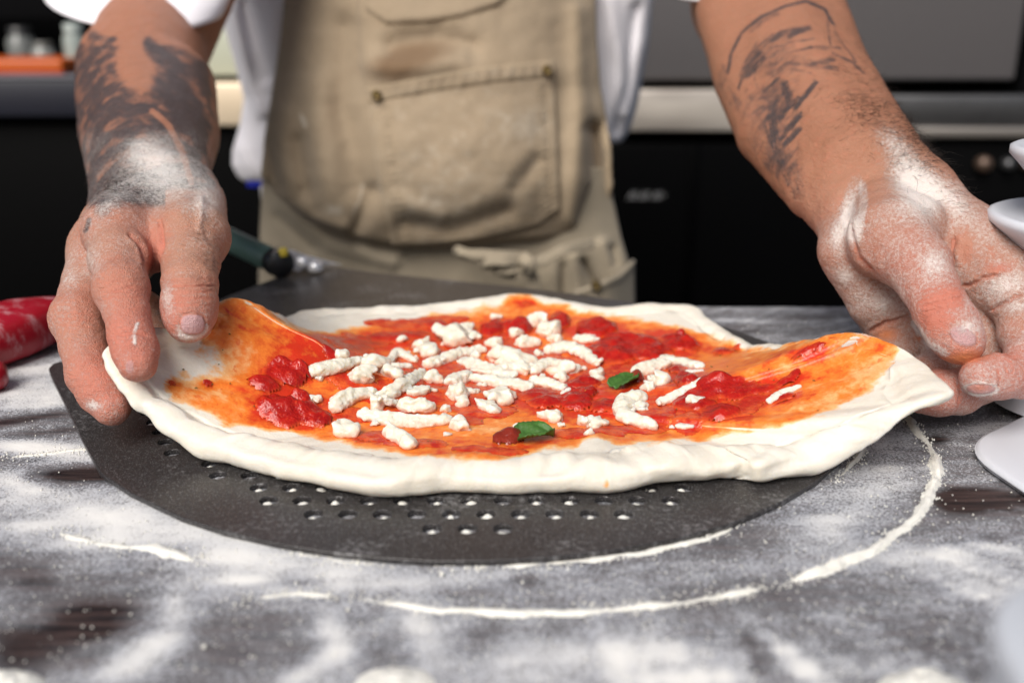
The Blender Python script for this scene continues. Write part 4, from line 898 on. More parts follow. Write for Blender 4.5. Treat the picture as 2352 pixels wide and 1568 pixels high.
            S = [(((330, 470), (350, 350), (420, 210), (540, 110), (700, 40), (830, 8), (950, 60), (1000, 150)), 22, .85), (((480, 200), (560, 130), (650, 90)), 30, .6), (((430, 480), (450, 420), (530, 330)), 44, .85), (((450, 490), (560, 370)), 44, .85),
                 (((600, 260), (680, 210), (850, 180)), 40, .8), (((720, 235), (830, 190)), 30, .8), (((970, 110), (975, 200), (985, 290)), 20, .6), (((600, 480), (700, 400), (780, 400)), 46, .7), (((820, 400), (900, 410), (1000, 375)), 44, .7), (((860, 420), (1030, 435)), 36, .6),
                 (((560, 580), (660, 500)), 26, .7), (((690, 540), (735, 660)), 60, .98), (((620, 680), (700, 560)), 40, .95), (((600, 750), (640, 640)), 52, .98), (((610, 740), (630, 860), (640, 950)), 58, .98), (((660, 760), (745, 640)), 44, .95), (((760, 690), (890, 530)), 34, .95),
                 (((660, 890), (785, 740)), 40, .9), (((690, 925), (785, 820)), 38, .95), (((700, 1000), (750, 1100), (785, 1230)), 100, .52), (((490, 890), (600, 1050), (720, 1150)), 66, .52), (((280, 480), (300, 600), (370, 690)), 60, .48), (((370, 610), (410, 670)), 40, .62), (((440, 740), (455, 660)), 50, .5),
                 (((400, 570), (440, 440), (520, 300), (620, 220)), 18, .7), (((1000, 340), (1130, 400), (1200, 470)), 22, .6), (((480, 620), (520, 650)), 50, .6), (((1080, 300), (1150, 400)), 18, .55), (((700, 340), (900, 300), (1050, 310)), 20, .5), (((640, 500), (560, 600)), 20, .6), (((520, 270), (470, 350), (440, 400)), 16, .6), (((560, 300), (610, 250), (700, 225)), 14, .6), (((640, 300), (760, 265), (880, 250)), 16, .55), (((680, 370), (640, 420), (620, 470)), 22, .6), (((760, 330), (860, 300), (960, 320)), 18, .6), (((740, 440), (820, 455), (880, 480)), 18, .5), (((520, 420), (500, 500), (520, 560)), 20, .55), (((560, 620), (600, 660)), 26, .65), (((700, 700), (780, 620)), 24, .7), (((800, 720), (740, 830)), 22, .75), (((570, 800), (600, 900), (640, 980)), 22, .7), (((640, 1000), (680, 1100), (720, 1180)), 26, .6), (((780, 900), (770, 1050), (790, 1180)), 30, .55), (((520, 900), (560, 980)), 30, .55), (((340, 560), (380, 640), (400, 720)), 22, .5), (((300, 420), (320, 520)), 26, .5), (((960, 60), (1010, 150), (1040, 260)), 16, .5), (((1010, 200), (1090, 320)), 16, .5)]
            for pts, w_, s in S:
                if w_ < 28: ink = np.maximum(ink, stroke(u, v, [k3(*p) for p in pts], w_ * .36, s, .7)); continue
                ink = np.maximum(ink, stroke(u, v, [k3(*p) for p in pts], w_ * .46, s * .72, .8))
                d0 = np.array(pts[-1], float) - np.array(pts[0], float); d0 /= np.linalg.norm(d0) + 1e-9; nn = np.array([-d0[1], d0[0]])
                for q, f in ((-.36, .8), (0.0, 1.0), (.36, .9)): ink = np.maximum(ink, stroke(u, v, [k3(*(np.array(p) + nn * w_ * q + d0 * w_ * q * .8)) for p in pts], w_ * .36 * .26, s * f, .8))
            ink = np.maximum(ink, np.maximum(.60 * blob(u, v, *k3(620, 700), 75, 110, 10), np.maximum(.66 * blob(u, v, *k3(660, 1020), 62, 66, -20), .50 * blob(u, v, *k3(640, 380), 85, 70))))
            ink *= front; ink -= .12 * sstep(.5, .66, fbm(V * 260, 2, 8))
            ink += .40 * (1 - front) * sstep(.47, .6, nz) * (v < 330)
            q = np.hypot(((u - 2212) * .9 + (v - 772) * .44) / 34, (-(u - 2212) * .44 + (v - 772) * .9) / 22); nail = (1 - sstep(.82, 1.02, q)) * front * (dep < .42) * .9
            V += N * (nail * .0002)[:, None]; V -= N * (.0005 * np.exp(-((q - 1.06) / .10) ** 2) * front * (dep < .42))[:, None]
            q2 = np.hypot((u - 2252) / 34, (v - 893) / 12); n2 = (1 - sstep(.85, 1.05, q2)) * front * (dep < .42); V -= N * (.0004 * np.exp(-((q2 - 1.06) / .12) ** 2) * front * (dep < .42))[:, None]
            nail = np.maximum(nail, n2 * .7); fl -= nail * .25; fl += .4 * np.exp(-((q2 - 1.15) / .16) ** 2) * front * (dep < .42)
            sauce = .8 * blob(u, v, 2210, 822, 55, 16, -8) * (dep < .43) + .8 * blob(u, v, 2035, 768, 22, 12) + .5 * blob(u, v, 2113, 778, 10, 5) + .5 * blob(u, v, 2250, 890, 20, 8)
            fl -= sauce * .6
        for k, a in (('flour', fl), ('ink', ink), ('red', np.clip(red, 0, 1)), ('nail', nail), ('sauce', sauce), ('tan', tan)): A[k].append(a)
        # where hair grows
        if side == 'a': hm = (blob(u, v, 300, 420, 60, 40) + blob(u, v, 470, 560, 28, 40) * .9 + .35 * blob(u, v, 290, 330, 80, 80)) * front
        else: hm = .7 * blob(u, v, 2040, 265, 75, 75, 40) + .5 * blob(u, v, 1960, 170, 40, 80, -20) + 1.7 * blob(u, v, 2105, 350, 42, 70, -35) + .8 * blob(u, v, *k3(1150, 640), 100, 50, 30) + .4 * blob(u, v, 2190, 440, 30, 40, 40)
        hairs.append((V, N, hm, side))
        VV.append(V); QQ.append(Q + off); off += len(V)
    # trunk that joins the arms, under the shirt
    th = np.linspace(0, 2 * math.pi, 33)[:-1]; tv = []
    zs = np.linspace(-.88, .50, 24)
    for zz in zs:
        a = np.interp(zz, [-.88, -.25, 0, .2, .42, .50], [.09, .10, .09, .11, .17, .06]); b = np.interp(zz, [-.88, -.25, 0, .2, .42, .50], [.07, .07, .065, .07, .075, .05])
        tv += [(a * math.cos(t), 1.07 + b * math.sin(t), zz) for t in th]
    tv = np.array(tv); g = np.arange(23)[:, None]; j = np.arange(32)[None, :]
    tq = np.stack([g * 32 + j, g * 32 + (j + 1) % 32, (g + 1) * 32 + (j + 1) % 32, (g + 1) * 32 + j], -1).reshape(-1, 4)
    VV.append(tv); QQ.append(tq + off)
    for k in A: A[k].append(np.zeros(len(tv)))
    me = mesh('body', np.vstack(VV), np.vstack(QQ))
    for k in A: attr(me, k, np.concatenate(A[k]))
    link('body', me, skin.m, root)
    # hair
    V3, F3, n = [], [], 0; hr = np.random.default_rng(3)
    for V, N, hm, side in hairs:
        p = np.clip(hm, 0, None) ** 1.2; p /= p.sum(); cnt = 900 if side == 'a' else 2700
        along = np.array([.35, -.6, -.55]) if side == 'b' else np.array([.2, -.5, -.6])
        for k in hr.choice(len(V), cnt, p=p):
            t = along - N[k] * (along @ N[k]); t += hr.normal(0, .45, 3); t /= np.linalg.norm(t)
            L = hr.uniform(.004, .010) * (.6 if side == 'a' else 1); lift = hr.uniform(.15, .9); b = np.cross(N[k], t) * hr.normal(0, .6)
            ps = [V[k] - N[k] * .0003 + L * s * (t * (1 - .25 * s) + N[k] * lift * (s * .9 - .7 * s * s) * 1.6 + b * s * s) for s in (0, .33, .66, 1)]
            rr = [.00007, .000065, .00005, .000025]
            for q, r_ in zip(ps, rr):
                for a in range(3): V3.append(q + r_ * (math.cos(a * 2.094) * N[k] + math.sin(a * 2.094) * np.cross(t, N[k])))
            for s in range(3):
                for a in range(3): F3.append((n + s * 3 + a, n + s * 3 + (a + 1) % 3, n + s * 3 + 3 + (a + 1) % 3, n + s * 3 + 3 + a))
            n += 12
    hmn = Mat('dark_hair', .5); hmn.set(Base_Color=(.018, .012, .009))
    link('arm_hair', mesh('arm_hair', V3, np.array(F3)), hmn.m, root, 'stuff')
    return root
person = make_person()
# ================================================================ clothes of the cook
def interp_v(pts):
    P = sorted(pts, key=lambda p: p[1]); return lambda v: np.interp(v, [p[1] for p in P], [p[0] for p in P])
def cloth_mat(name, col1, col2, rough=.85, weave=1500, tint=None, b=.25):
    m = Mat(name, rough, .15)
    base = m.mix(m.noise(22, 4, .6), col1, col2)
    wv = m.math('MULTIPLY', m.noise(weave, 1, .5, m.co((1, 1, .25))), m.noise(weave, 1, .5, m.co((.25, 1, 1))))
    base = m.mix(m.math('MULTIPLY', m.step(wv, .1, .45), .35), base, tuple(c * 1.25 for c in col2))
    if tint:
        base = m.mix(m.math('MULTIPLY', m.step(m.math('ADD', m.attr('tint'), m.math('MULTIPLY', m.math('SUBTRACT', m.noise(45, 4, .6), .5), .5)), .2, .9), .75), base, (.135, .075, .036))  # blends the cloth towards dark brown by this mask
        base = m.mix(m.step(m.math('ADD', m.attr('flour'), m.math('MULTIPLY', m.math('SUBTRACT', m.noise(120, 5, .7), .5), .9)), .35, 1.1), base, (.62, .56, .47))
        base = m.mix(m.math('MULTIPLY', m.attr('wear'), .6), base, (.44, .345, .225))
    m.set(Base_Color=base, Sheen_Weight=.15)
    m.bump(m.math('ADD', m.math('MULTIPLY', wv, .7), m.noise(60, 4, .6)), b, .0016)
    return m
canvas = cloth_mat('tan_canvas', (.275, .210, .140), (.355, .282, .197), tint=True)
canvas_pale = cloth_mat('faded_canvas', (.270, .225, .160), (.350, .300, .225), b=.25)
white_knit = cloth_mat('white_cotton', (.82, .80, .85), (.88, .86, .90), .8, 1900, b=.12)

b_l = interp_v([(662, -300), (655, 0), (648, 80), (638, 150), (622, 250), (608, 330), (602, 405), (602, 900)])
b_r = interp_v([(1362, -300), (1365, 0), (1368, 100), (1376, 200), (1392, 280), (1402, 340), (1405, 430), (1405, 900)])
BOT = [(602, 405), (640, 452), (675, 484), (730, 520), (787, 545), (850, 562), (904, 572), (1000, 577), (1060, 573), (1120, 566), (1192, 560), (1300, 556), (1340, 548), (1375, 522), (1395, 484), (1405, 430)]
def bib_disp(u, v):
    s = lambda pts, w, a: a * np.exp(-(seg_dist(u, v, pts)[0] / w) ** 2)
    d = s([(800, 70), (790, 240), (830, 420)], 42, -.009) + s([(735, 200), (742, 330), (760, 480)], 34, .005) + s([(690, 330), (705, 430)], 26, -.006) + s([(650, 260), (655, 380), (690, 470)], 26, .005) + s([(615, 330), (640, 430)], 16, -.006)
    d += s([(1325, 30), (1333, 280), (1312, 500)], 26, .007) + s([(1362, 300), (1378, 420), (1352, 500)], 20, -.016) + s([(1398, 330), (1400, 430)], 12, .006)
    d += s([(900, 110), (1000, 90), (1080, 110)], 30, -.006) + s([(860, 150), (960, 150), (1060, 135)], 24, .004) + s([(930, 510), (1050, 520), (1160, 480)], 22, -.004) + s([(920, 460), (1010, 500)], 22, .003) + s([(1180, 430), (1230, 370)], 20, -.003) + s([(820, 520), (860, 440)], 20, -.005) + s([(700, 500), (790, 520)], 18, .004)
    d += .0030 * sstep(-6, 6, u - np.interp(v, [-300, 0, 150, 205, 560], [820, 826, 832, 842, 904])) * sstep(225, 150, v)
    top = np.interp(u, [700, 848, 890, 990, 1060, 1140, 1185], [-90, 25, 52, 47, 35, 10, -30])
    d += .0028 * sstep(4, -4, v - top) * (u > 845) * (u < 1190)
    d *= 1.5
    d += .0016 * (sstep(24, 16, b_r(v) - u) + sstep(24, 16, u - b_l(v)))
    return d
def bib_y(u, v, off=0.0):
    a = (u - b_l(v)) / (b_r(v) - b_l(v)) * 2 - 1
    y = .842 + .075 * np.abs(a) ** 2.6 + sum(np.interp(v + o, [-300, 0, 200, 380, 480, 560, 600], [.085, .035, .006, -.012, -.008, .012, .022]) for o in (-60, -36, -12, 12, 36, 60)) / 6
    P = np.stack([u * .012, v * .012, 0 * u], -1)
    return y - bib_disp(u, v) - .006 * (fbm(P, 3, 4) - .5) - off
def PYv(u, v, y):
    r = (u[..., None] - 1176) / FPX * RX - (v[..., None] - 784) / FPX * UP + FW
    return CP + r * (y / r[..., 1])[..., None]
def sheet(name, U, Vv, Y, mat, parent, attrs=None, thick=.0016):
    P = PYv(U, Vv, Y); me = mesh(name, P.reshape(-1, 3), grid_faces(*U.shape)[:, ::-1])
    for k, a in (attrs or {}).items(): attr(me, k, np.broadcast_to(a, U.shape).reshape(-1))
    o = link(name, me, mat.m, parent); md = o.modifiers.new('thickness', 'SOLIDIFY'); md.thickness = thick; md.offset = 1
    return o
def rivet(u, v, y, parent, r=.0042):
    m = MB(); m.lathe([(r, 0), (r * 1.02, .0012), (r * .72, .0026), (r * .6, .0018), (r * .3, .0020), (.0001, .0026)], PY(u, v, y), 18, (0, -1, .15))
    link('rivet', m.mesh('rivet', True), brass.m, parent)
brass = Mat('old_brass', .35); brass.set(Base_Color=brass.mix(brass.noise(700, 2), (.06, .042, .016), (.17, .12, .05)), Metallic=.9)
thread = Mat('tan_thread', .8); thread.set(Base_Color=(.46, .36, .235))
def stitches(lines, yf, parent, step=12, ln=8, r=.00042):
    m = MB()
    for pts in lines:
        c = catmull(pts, 200); L = np.r_[0, np.cumsum(np.linalg.norm(np.diff(c, axis=0), axis=1))]
        for s in np.arange(step, L[-1] - ln, step):
            e = [np.array([np.interp(q, L, c[:, 0]), np.interp(q, L, c[:, 1])]) for q in (s, s + ln)]
            p = [PY(a[0], a[1], yf(a[0], a[1]) - .0004) for a in e]
            m.tube([p[0], (p[0] + p[1]) / 2 + (0, -.0003, 0), p[1]], [r * .6, r, r * .6], 5)
    link('stitching', m.mesh('stitching', True), thread.m, parent, 'stuff')

def make_apron(root):
    ap = bpy.data.objects.new('apron', None); COL.objects.link(ap); ap.parent = root; ap.matrix_parent_inverse = Matrix.Translation(-Vector(world_loc(root)))
    # bib
    n, mrows = 190, 190
    a = np.linspace(0, 1, n)
    bu = np.array([p[0] for p in BOT]); bv = np.array([p[1] for p in BOT])
    vb = np.interp(a, (bu - 602) / (1405 - 602), bv)
    t = np.linspace(0, 1, mrows); VV_ = -280 + (vb[:, None] + 280) * t[None, :]; UU_ = b_l(VV_) * (1 - a[:, None]) + b_r(VV_) * a[:, None]
    Y = bib_y(UU_, VV_); hem = sstep(26, 0, vb[:, None] - VV_); Y = Y + .020 * hem ** 2 * (np.abs(2 * a - 1) < .97)[:, None]
    st = blob(UU_, VV_, 960, 125, 110, 42, -10, .85) + blob(UU_, VV_, 905, 165, 55, 26, 0, .55) + .3 * blob(UU_, VV_, 1240, 80, 60, 40) + .3 * blob(UU_, VV_, 1000, 300, 120, 60) + .35 * blob(UU_, VV_, 760, 250, 60, 200) + .3 * blob(UU_, VV_, 640, 420, 40, 60)  # darker brown patches at set places on the bib
    fl = .45 * stroke(UU_, VV_, [(835, 420), (825, 460), (810, 490)], 7) + .55 * stroke(UU_, VV_, [(695, 265), (705, 290)], 10) + .5 * blob(UU_, VV_, 770, 480, 25, 15) + .35 * blob(UU_, VV_, 1220, 285, 40, 30) + .25
    wr = sstep(18, 4, b_r(VV_) - UU_) * .5 + sstep(18, 4, UU_ - b_l(VV_)) * .4 + .5 * np.exp(-(seg_dist(UU_, VV_, [(1325, 30), (1333, 280), (1312, 500)])[0] / 14) ** 2) + .35 * np.exp(-((VV_ - np.interp(UU_, [700, 848, 890, 990, 1060, 1140, 1185], [-90, 25, 52, 47, 35, 10, -30]) - 2) / 5) ** 2) * (UU_ > 845) * (UU_ < 1190)
    bib = sheet('bib', UU_, VV_, Y, canvas, ap, dict(tint=st, flour=fl, wear=wr))
    # patch pocket
    TL, TR, BR, BL = np.array([844, 204]), np.array([1270, 142]), np.array([1284, 498]), np.array([904, 560])
    n, mr = 110, 96; s = np.linspace(0, 1, n)[:, None]; t = np.linspace(0, 1, mr)[None, :]
    def ppos(s, t):
        p = [(TL[k] * (1 - s) + TR[k] * s) * (1 - t) + (BL[k] * (1 - s) + BR[k] * s) * t for k in (0, 1)]
        p[1] = p[1] - 9 * np.sin(s * math.pi) * (1 - t) + 16 * np.sin(s * math.pi) * t + 26 * np.clip(s - .88, 0, 1) / .12 * -t ** 8 * .8
        p[0] = p[0] - 6 * np.sin(t * math.pi * .9) * (1 - s)
        return p
    U, Vv = ppos(s, t)
    puck = .0009 * (np.sin(t * 2 * math.pi * 26) * (np.exp(-((s - .085) / .03) ** 2) + np.exp(-((s - .93) / .035) ** 2)) * (t > .1) + .5 * np.sin(s * 2 * math.pi * 16 + 1) * np.exp(-((t - .05) / .035) ** 2) * (1 + 0 * t))
    band = .0022 * sstep(.095, .075, t) + .0010 * (sstep(.05, .03, s) + sstep(.95, .97, s)) + 0 * s
    puff = .004 * np.sin(s * math.pi) * np.sin(t * math.pi) + .003 * np.exp(-((s - .45) / .2) ** 2 - ((t - .75) / .16) ** 2)
    Y = bib_y(U, Vv, .0028) - puck - band - puff
    w = .75 * np.exp(-((t - .085) / .012) ** 2) + .8 * sstep(.02, .0, t) + .7 * sstep(.018, 0, s) + .3 * np.clip(puck * 900, 0, 1) + .7 * sstep(.985, 1, s)
    f2 = .38 + .16 * blob(U, Vv, 1000, 480, 90, 40) + .22 * blob(U, Vv, 1210, 290, 60, 40) + .1 * blob(U, Vv, 1020, 400, 90, 60)
    stn = .25 * blob(U, Vv, 940, 250, 80, 50) + .25 * blob(U, Vv, 1200, 200, 60, 40) + .2 * blob(U, Vv, 1120, 450, 80, 40) + 0 * U
    pk = sheet('pocket', U, Vv, Y, canvas, ap, dict(tint=stn, flour=f2, wear=w), .002)
    for u, v in ((865, 219), (1256, 162)): rivet(u, v, float(bib_y(np.array([float(u)]), np.array([float(v)]))[0]) - .0100, ap)
    yf = lambda u, v: float(bib_y(np.array([float(u)]), np.array([float(v)]), .0054)[0])
    L = lambda s0, t0, s1, t1: [tuple(float(x) for x in ppos(s0 + (s1 - s0) * q, t0 + (t1 - t0) * q)) for q in np.linspace(0, 1, 9)]
    stitches([L(.035, .1, .035, .97), L(.11, .1, .11, .95), L(.91, .1, .90, .9), L(.965, .1, .96, .9), L(.05, .078, .95, .078), L(.05, .018, .95, .018), L(.05, .965, .85, .955)], yf, pk)
    yb = lambda u, v: float(bib_y(np.array([float(u)]), np.array([float(v)]), .0016)[0])
    stitches([[(850, 32), (892, 60), (990, 55), (1060, 43), (1140, 18), (1170, 0)], [(905, 70), (990, 66), (1060, 54)], [(905, 62), (897, 85), (885, 105)], [(1346, 10), (1350, 100), (1358, 200), (1374, 280), (1384, 340)], [(670, 10), (655, 120), (640, 240), (626, 330)]], yb, bib, 11, 7, .00045)
    # lower half, tucked behind the strings
    s_l = interp_v([(608, 380), (604, 440), (600, 520), (597, 640), (600, 900)]); s_r = interp_v([(1396, 380), (1404, 450), (1424, 545), (1440, 600), (1449, 640), (1452, 900)])
    a = np.linspace(0, 1, 130)[:, None]; Vv = np.linspace(385, 900, 110)[None, :] + 0 * a; U = s_l(Vv) * (1 - a) + s_r(Vv) * a
    g = lambda pts, w, d: d * np.exp(-(seg_dist(U, Vv, pts)[0] / w) ** 2)
    D = g([(1340, 600), (1372, 660)], 8, -.016) + g([(1318, 590), (1330, 680)], 12, .006) + g([(1385, 560), (1420, 640)], 14, .007) + g([(1402, 570), (1412, 610)], 7, -.010) + g([(1270, 600), (1280, 700)], 12, .006) + g([(1295, 610), (1290, 700)], 9, -.007) + g([(650, 470), (760, 560), (900, 600)], 18, .006) + g([(640, 500), (720, 570)], 12, -.004)
    Y = .872 + .055 * np.abs(2 * a - 1) ** 3 - .02 * sstep(.72, .95, a) - D - .006 * (fbm(np.stack([U * .012, Vv * .006, 0 * U], -1), 3, 8) - .5)
    sheet('skirt', U, Vv, Y, canvas_pale, ap)
    # strings tied in front
    def strap(pts, wd, name='apron_string', th=.0022):
        pts = catmull(pts, 40); V = []
        for k, p in enumerate(pts):
            tng = pts[min(k + 1, 39)] - pts[max(k - 1, 0)]; tng /= np.linalg.norm(tng); sd = np.cross(tng, (0, -1, .25)); sd /= np.linalg.norm(sd); up = np.cross(sd, tng)
            for q in np.linspace(0, 2 * math.pi, 13)[:-1]: V.append(p + sd * wd * math.cos(q) * (1 + .1 * math.sin(k * .6)) + up * th * math.sin(q) * (1 + .5 * math.cos(2 * q)))
        V = np.array(V); m = MB(); m.add(V, [(k * 12 + i, k * 12 + (i + 1) % 12, (k + 1) * 12 + (i + 1) % 12, (k + 1) * 12 + i) for k in range(39) for i in range(12)] + [tuple(range(12))[::-1], tuple(39 * 12 + i for i in range(12))])
        link(name, m.mesh(name, True), canvas_pale.m, ap)
    Q = lambda u, v, y: PY(u, v, y)
    strap([Q(1205, 592, .835), Q(1150, 585, .826), Q(1085, 583, .826), Q(1052, 576, .832), Q(1062, 585, .842), Q(1120, 600, .838)], .0040)
    strap([Q(1208, 600, .834), Q(1160, 598, .822), Q(1110, 600, .826), Q(1130, 610, .838)], .0048)
    strap([Q(1205, 612, .832), Q(1170, 620, .826), Q(1140, 622, .834), Q(1185, 632, .838)], .0040)
    strap([Q(1198, 590, .830), Q(1212, 600, .824), Q(1214, 615, .825), Q(1206, 628, .834)], .0055)
    strap([Q(1212, 610, .832), Q(1250, 596, .838), Q(1300, 572, .842), Q(1360, 560, .862)], .0045)
    strap([Q(1214, 622, .834), Q(1226, 650, .838), Q(1228, 700, .842)], .0055)
    # hip pocket flap on the other side
    a = np.linspace(0, 1, 30)[:, None]; t = np.linspace(0, 1, 30)[None, :]
    U = 1318 + (1452 - 1318) * a + 4 * t; Vt = np.interp(a, [0, .3, .75, 1], [668, 655, 630, 596]); Vv = Vt + (860 - Vt) * t
    sheet('hip_pocket', U, Vv, .845 + .05 * np.abs(a) ** 3 + .012 * np.sin(a * 9) * .2 - .004 * sstep(.08, .04, t), canvas_pale, ap, None, .0025)
    rivet(1369, 655, .838, ap, .0044)

def make_shirt(root):
    sh = bpy.data.objects.new('t_shirt', None); COL.objects.link(sh); sh.parent = root; sh.matrix_parent_inverse = Matrix.Translation(-Vector(world_loc(root)))
    l = interp_v([(470, -320), (500, 0), (514, 60), (540, 150), (560, 225), (550, 290), (534, 345), (533, 380), (548, 408), (580, 430)])
    r = interp_v([(1530, -320), (1500, 0), (1490, 100), (1476, 180), (1465, 240), (1452, 285), (1436, 318), (1416, 336), (1405, 430)])
    n, mr = 160, 90; th = np.linspace(0, 2 * math.pi, n + 1)[:-1][:, None]; c = np.cos(th); s = np.sin(th)
    vb = np.interp(c, [-1, -.6, .6, 1], [420, 425, 335, 330]); t = np.linspace(0, 1, mr)[None, :]; Vv = -320 + (vb + 320) * t
    lu, ru = l(Vv), r(Vv); U = (lu + ru) / 2 + (ru - lu) / 2 * c
    P0 = np.stack([U * .008, Vv * .004, np.broadcast_to(s * 3, U.shape)], -1)
    Y = 1.065 - .095 * np.sign(s) * np.abs(s) ** .4 - .012 * (fbm(P0, 3, 2) - .5) * 2
    g = lambda pts, w, d: d * np.exp(-(seg_dist(U, Vv, pts)[0] / w) ** 2)
    Y = Y - (g([(530, 20), (575, 200), (600, 260)], 14, .010) + g([(560, 10), (610, 180)], 12, -.008) + g([(1400, 0), (1425, 150), (1430, 260)], 16, .008) + g([(1460, 20), (1440, 200), (1415, 300)], 12, -.007) + g([(545, 330), (580, 400)], 14, .006)) * (s > 0)
    P = PYv(U, Vv, Y); me = mesh('torso', P.reshape(-1, 3), grid_faces(n, mr, True)); o = link('torso', me, white_knit.m, sh); md = o.modifiers.new('thickness', 'SOLIDIFY'); md.thickness = .0016
    def sleeve(fu, fv, dep, top, seed):
        n, mr = 96, 60; th = np.linspace(0, 2 * math.pi, n + 1)[:-1]; H = np.array([J(fu(t), fv(t), dep - .055 * math.sin(t)) for t in th]); c = H.mean(0); rows = []
        for k in range(mr):
            t = k / (mr - 1); cc = c * (1 - t) + top * t; sc = 1 - .12 * t
            ring = cc + (H - c) * sc
            dirs = (H - c) / np.linalg.norm(H - c, axis=1)[:, None]
            q = np.stack([np.cos(th) * 1.1, np.sin(th) * 1.1, 0 * th + t * 5 + seed], -1)
            dsp = .010 * (fbm(q, 3, seed) - .5) * sstep(.0, .12, t) + .0022 * np.sin(t * 46 + 2 * np.cos(th)) * sstep(.02, .1, t) * (1 - sstep(.2, .45, t))
            dsp += .0013 * (t < .075) - .0012 * np.exp(-((t - .08) / .012) ** 2)
            rows.append(ring + dirs * dsp[:, None])
        V = np.stack(rows, 1).reshape(-1, 3); o = link('sleeve', mesh('sleeve', V, grid_faces(n, mr, True)), white_knit.m, sh); md = o.modifiers.new('thickness', 'SOLIDIFY'); md.thickness = .0016
    sleeve(lambda t: 307 + 200 * math.cos(t), lambda t: 8 + 62 * math.sin(t) + 14 * math.cos(t), .750, np.array([-.205, 1.02, .44]), 3)
    sleeve(lambda t: 1742 + 188 * math.cos(t), lambda t: -36 + 33 * math.sin(t) - 24 * math.cos(t), .715, np.array([.205, 1.02, .44]), 6)
    tg = Mat('blue_label', .6); tg.set(Base_Color=(.008, .02, .42)); m = MB(); a = PY(566, 416, .966); b = PY(606, 431, .966); m.box((a[0], .966, b[2]), (b[0], .968, a[2])); link('label_tag', bevel_mesh(m.mesh('label_tag'), .0006), tg.m, sh, label='small blue tag at the hem')
    wt = MB(); a = PY(597, 428, .964); b = PY(613, 462, .964); wt.box((a[0], .964, b[2]), (b[0], .9655, a[2])); link('care_label', bevel_mesh(wt.mesh('care_label'), .0006), white_knit.m, sh, label='small white care label under the blue tag')
make_apron(person)
make_shirt(person)
# ================================================================ things behind the cook
OY = 1.62
black = Mat('black_enamel', .5, .06); black.set(Base_Color=(.0008, .0008, .0010))
dark = Mat('dark_gap', .9, .02); dark.set(Base_Color=(.0008, .0008, .0008))
steel = Mat('brushed_steel', .30); steel.set(Base_Color=steel.mix(steel.step(steel.noise(2.2, 2, .5, steel.co((1.6, 1, 6))), .35, .65), (.52, .46, .40), (.92, .84, .74)), Metallic=.45, Roughness=steel.math('ADD', steel.math('MULTIPLY', steel.noise(8, 3, .6, steel.co((1, 1, 20))), .2), .22))
dsteel = Mat('dim_reflection_steel', .40); dsteel.set(Base_Color=dsteel.mix(dsteel.noise(14, 4, .6), (.055, .055, .058), (.17, .17, .175)), Metallic=.8)  # dim reflection put into the colour, darker than the oven trim
panel = Mat('speckled_grey_panel', .55); panel.set(Base_Color=panel.mix(panel.noise(230, 3, .7), (.075, .070, .072), (.150, .140, .142)))
def slab(name, u0, v0, u1, v1, y, depth, mat, parent, bev=.004, kind=None):
    a = PY(u0, v0, y); b = PY(u1, v1, y)
    m = MB(); m.box((a[0], y, b[2]), (b[0], y + depth, a[2])); return link(name, bevel_mesh(m.mesh(name), bev), mat, parent, kind)
ov = empty('pizza_oven', (.6, OY + .3, -.9), 'black fronted oven with grey panel and bright steel trim behind the cook', 'oven')
slab('body', 1000, 330, 2020, 1250, OY, .5, black.m, ov)
slab('hood', 1000, -700, 2338, 212, OY + .03, .5, dark.m, ov)
slab('panel', 1010, -690, 2332, 186, OY + .002, .02, panel.m, ov, .006)
slab('trim', 1010, 207, 2016, 303, OY - .012, .03, steel.m, ov)
slab('seam', 1585, 330, 1588, 700, OY - .003, .02, black.m, ov, .001)
tx = Mat('worn_white_print', .6); tx.set(Base_Color=tx.mix(tx.noise(200, 2), (.10, .10, .10), (.42, .42, .42)))
lm = MB(); x = 1440
for k in range(9):                                 # a short worn slanting word, too blurred to read
    a = PY(x, 458, OY - .0015); b = PY(x + 11, 440, OY - .0015); wd = .0032
    if k % 3 != 2: lm.add([a, a + (wd, 0, 0), b + (wd, 0, 0), b], [(0, 1, 2, 3)])
    c = PY(x + 5, 450 + (k % 2) * 6, OY - .0016); lm.add([c, c + (.0055, 0, 0), c + (.0062, 0, .0022), c + (.0007, 0, .0022)], [(0, 1, 2, 3)])
    x += 9.5
link('lettering', lm.mesh('lettering'), tx.m, ov)
st = empty('stove', (1.0, OY + .3, -.9), 'black stove with round knobs and steel top edge toned to a dim reflection', 'stove')
slab('body', 2024, 322, 2900, 1250, OY, .5, black.m, st)
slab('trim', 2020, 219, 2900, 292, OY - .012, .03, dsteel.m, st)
ld = Mat('highlight_steel', .3); ld.set(Base_Color=(.36, .33, .30), Metallic=.7)  # pale steel for the highlight along the trim's lower edge, built as a strip
slab('edge_highlight', 2020, 293, 2900, 317, OY - .018, .03, ld.m, st, .003)
kn = Mat('brass_knob', .4); kn.set(Base_Color=(.12, .08, .06), Metallic=.5)
for u, s in ((2256, 1), (2311, .8), (2362, 1)):
    k = MB(); c = PY(u, 376, OY - .004); k.lathe([(.013 * s, 0), (.013 * s, .010), (.010 * s, .016), (.0001, .017)], c, 20, (0, -1, 0))
    link('knob', k.mesh('knob', True), kn.m if s == 1 else dsteel.m, st)
slab('rail', 2262, 470, 2900, 480, OY - .006, .02, dark.m, st)
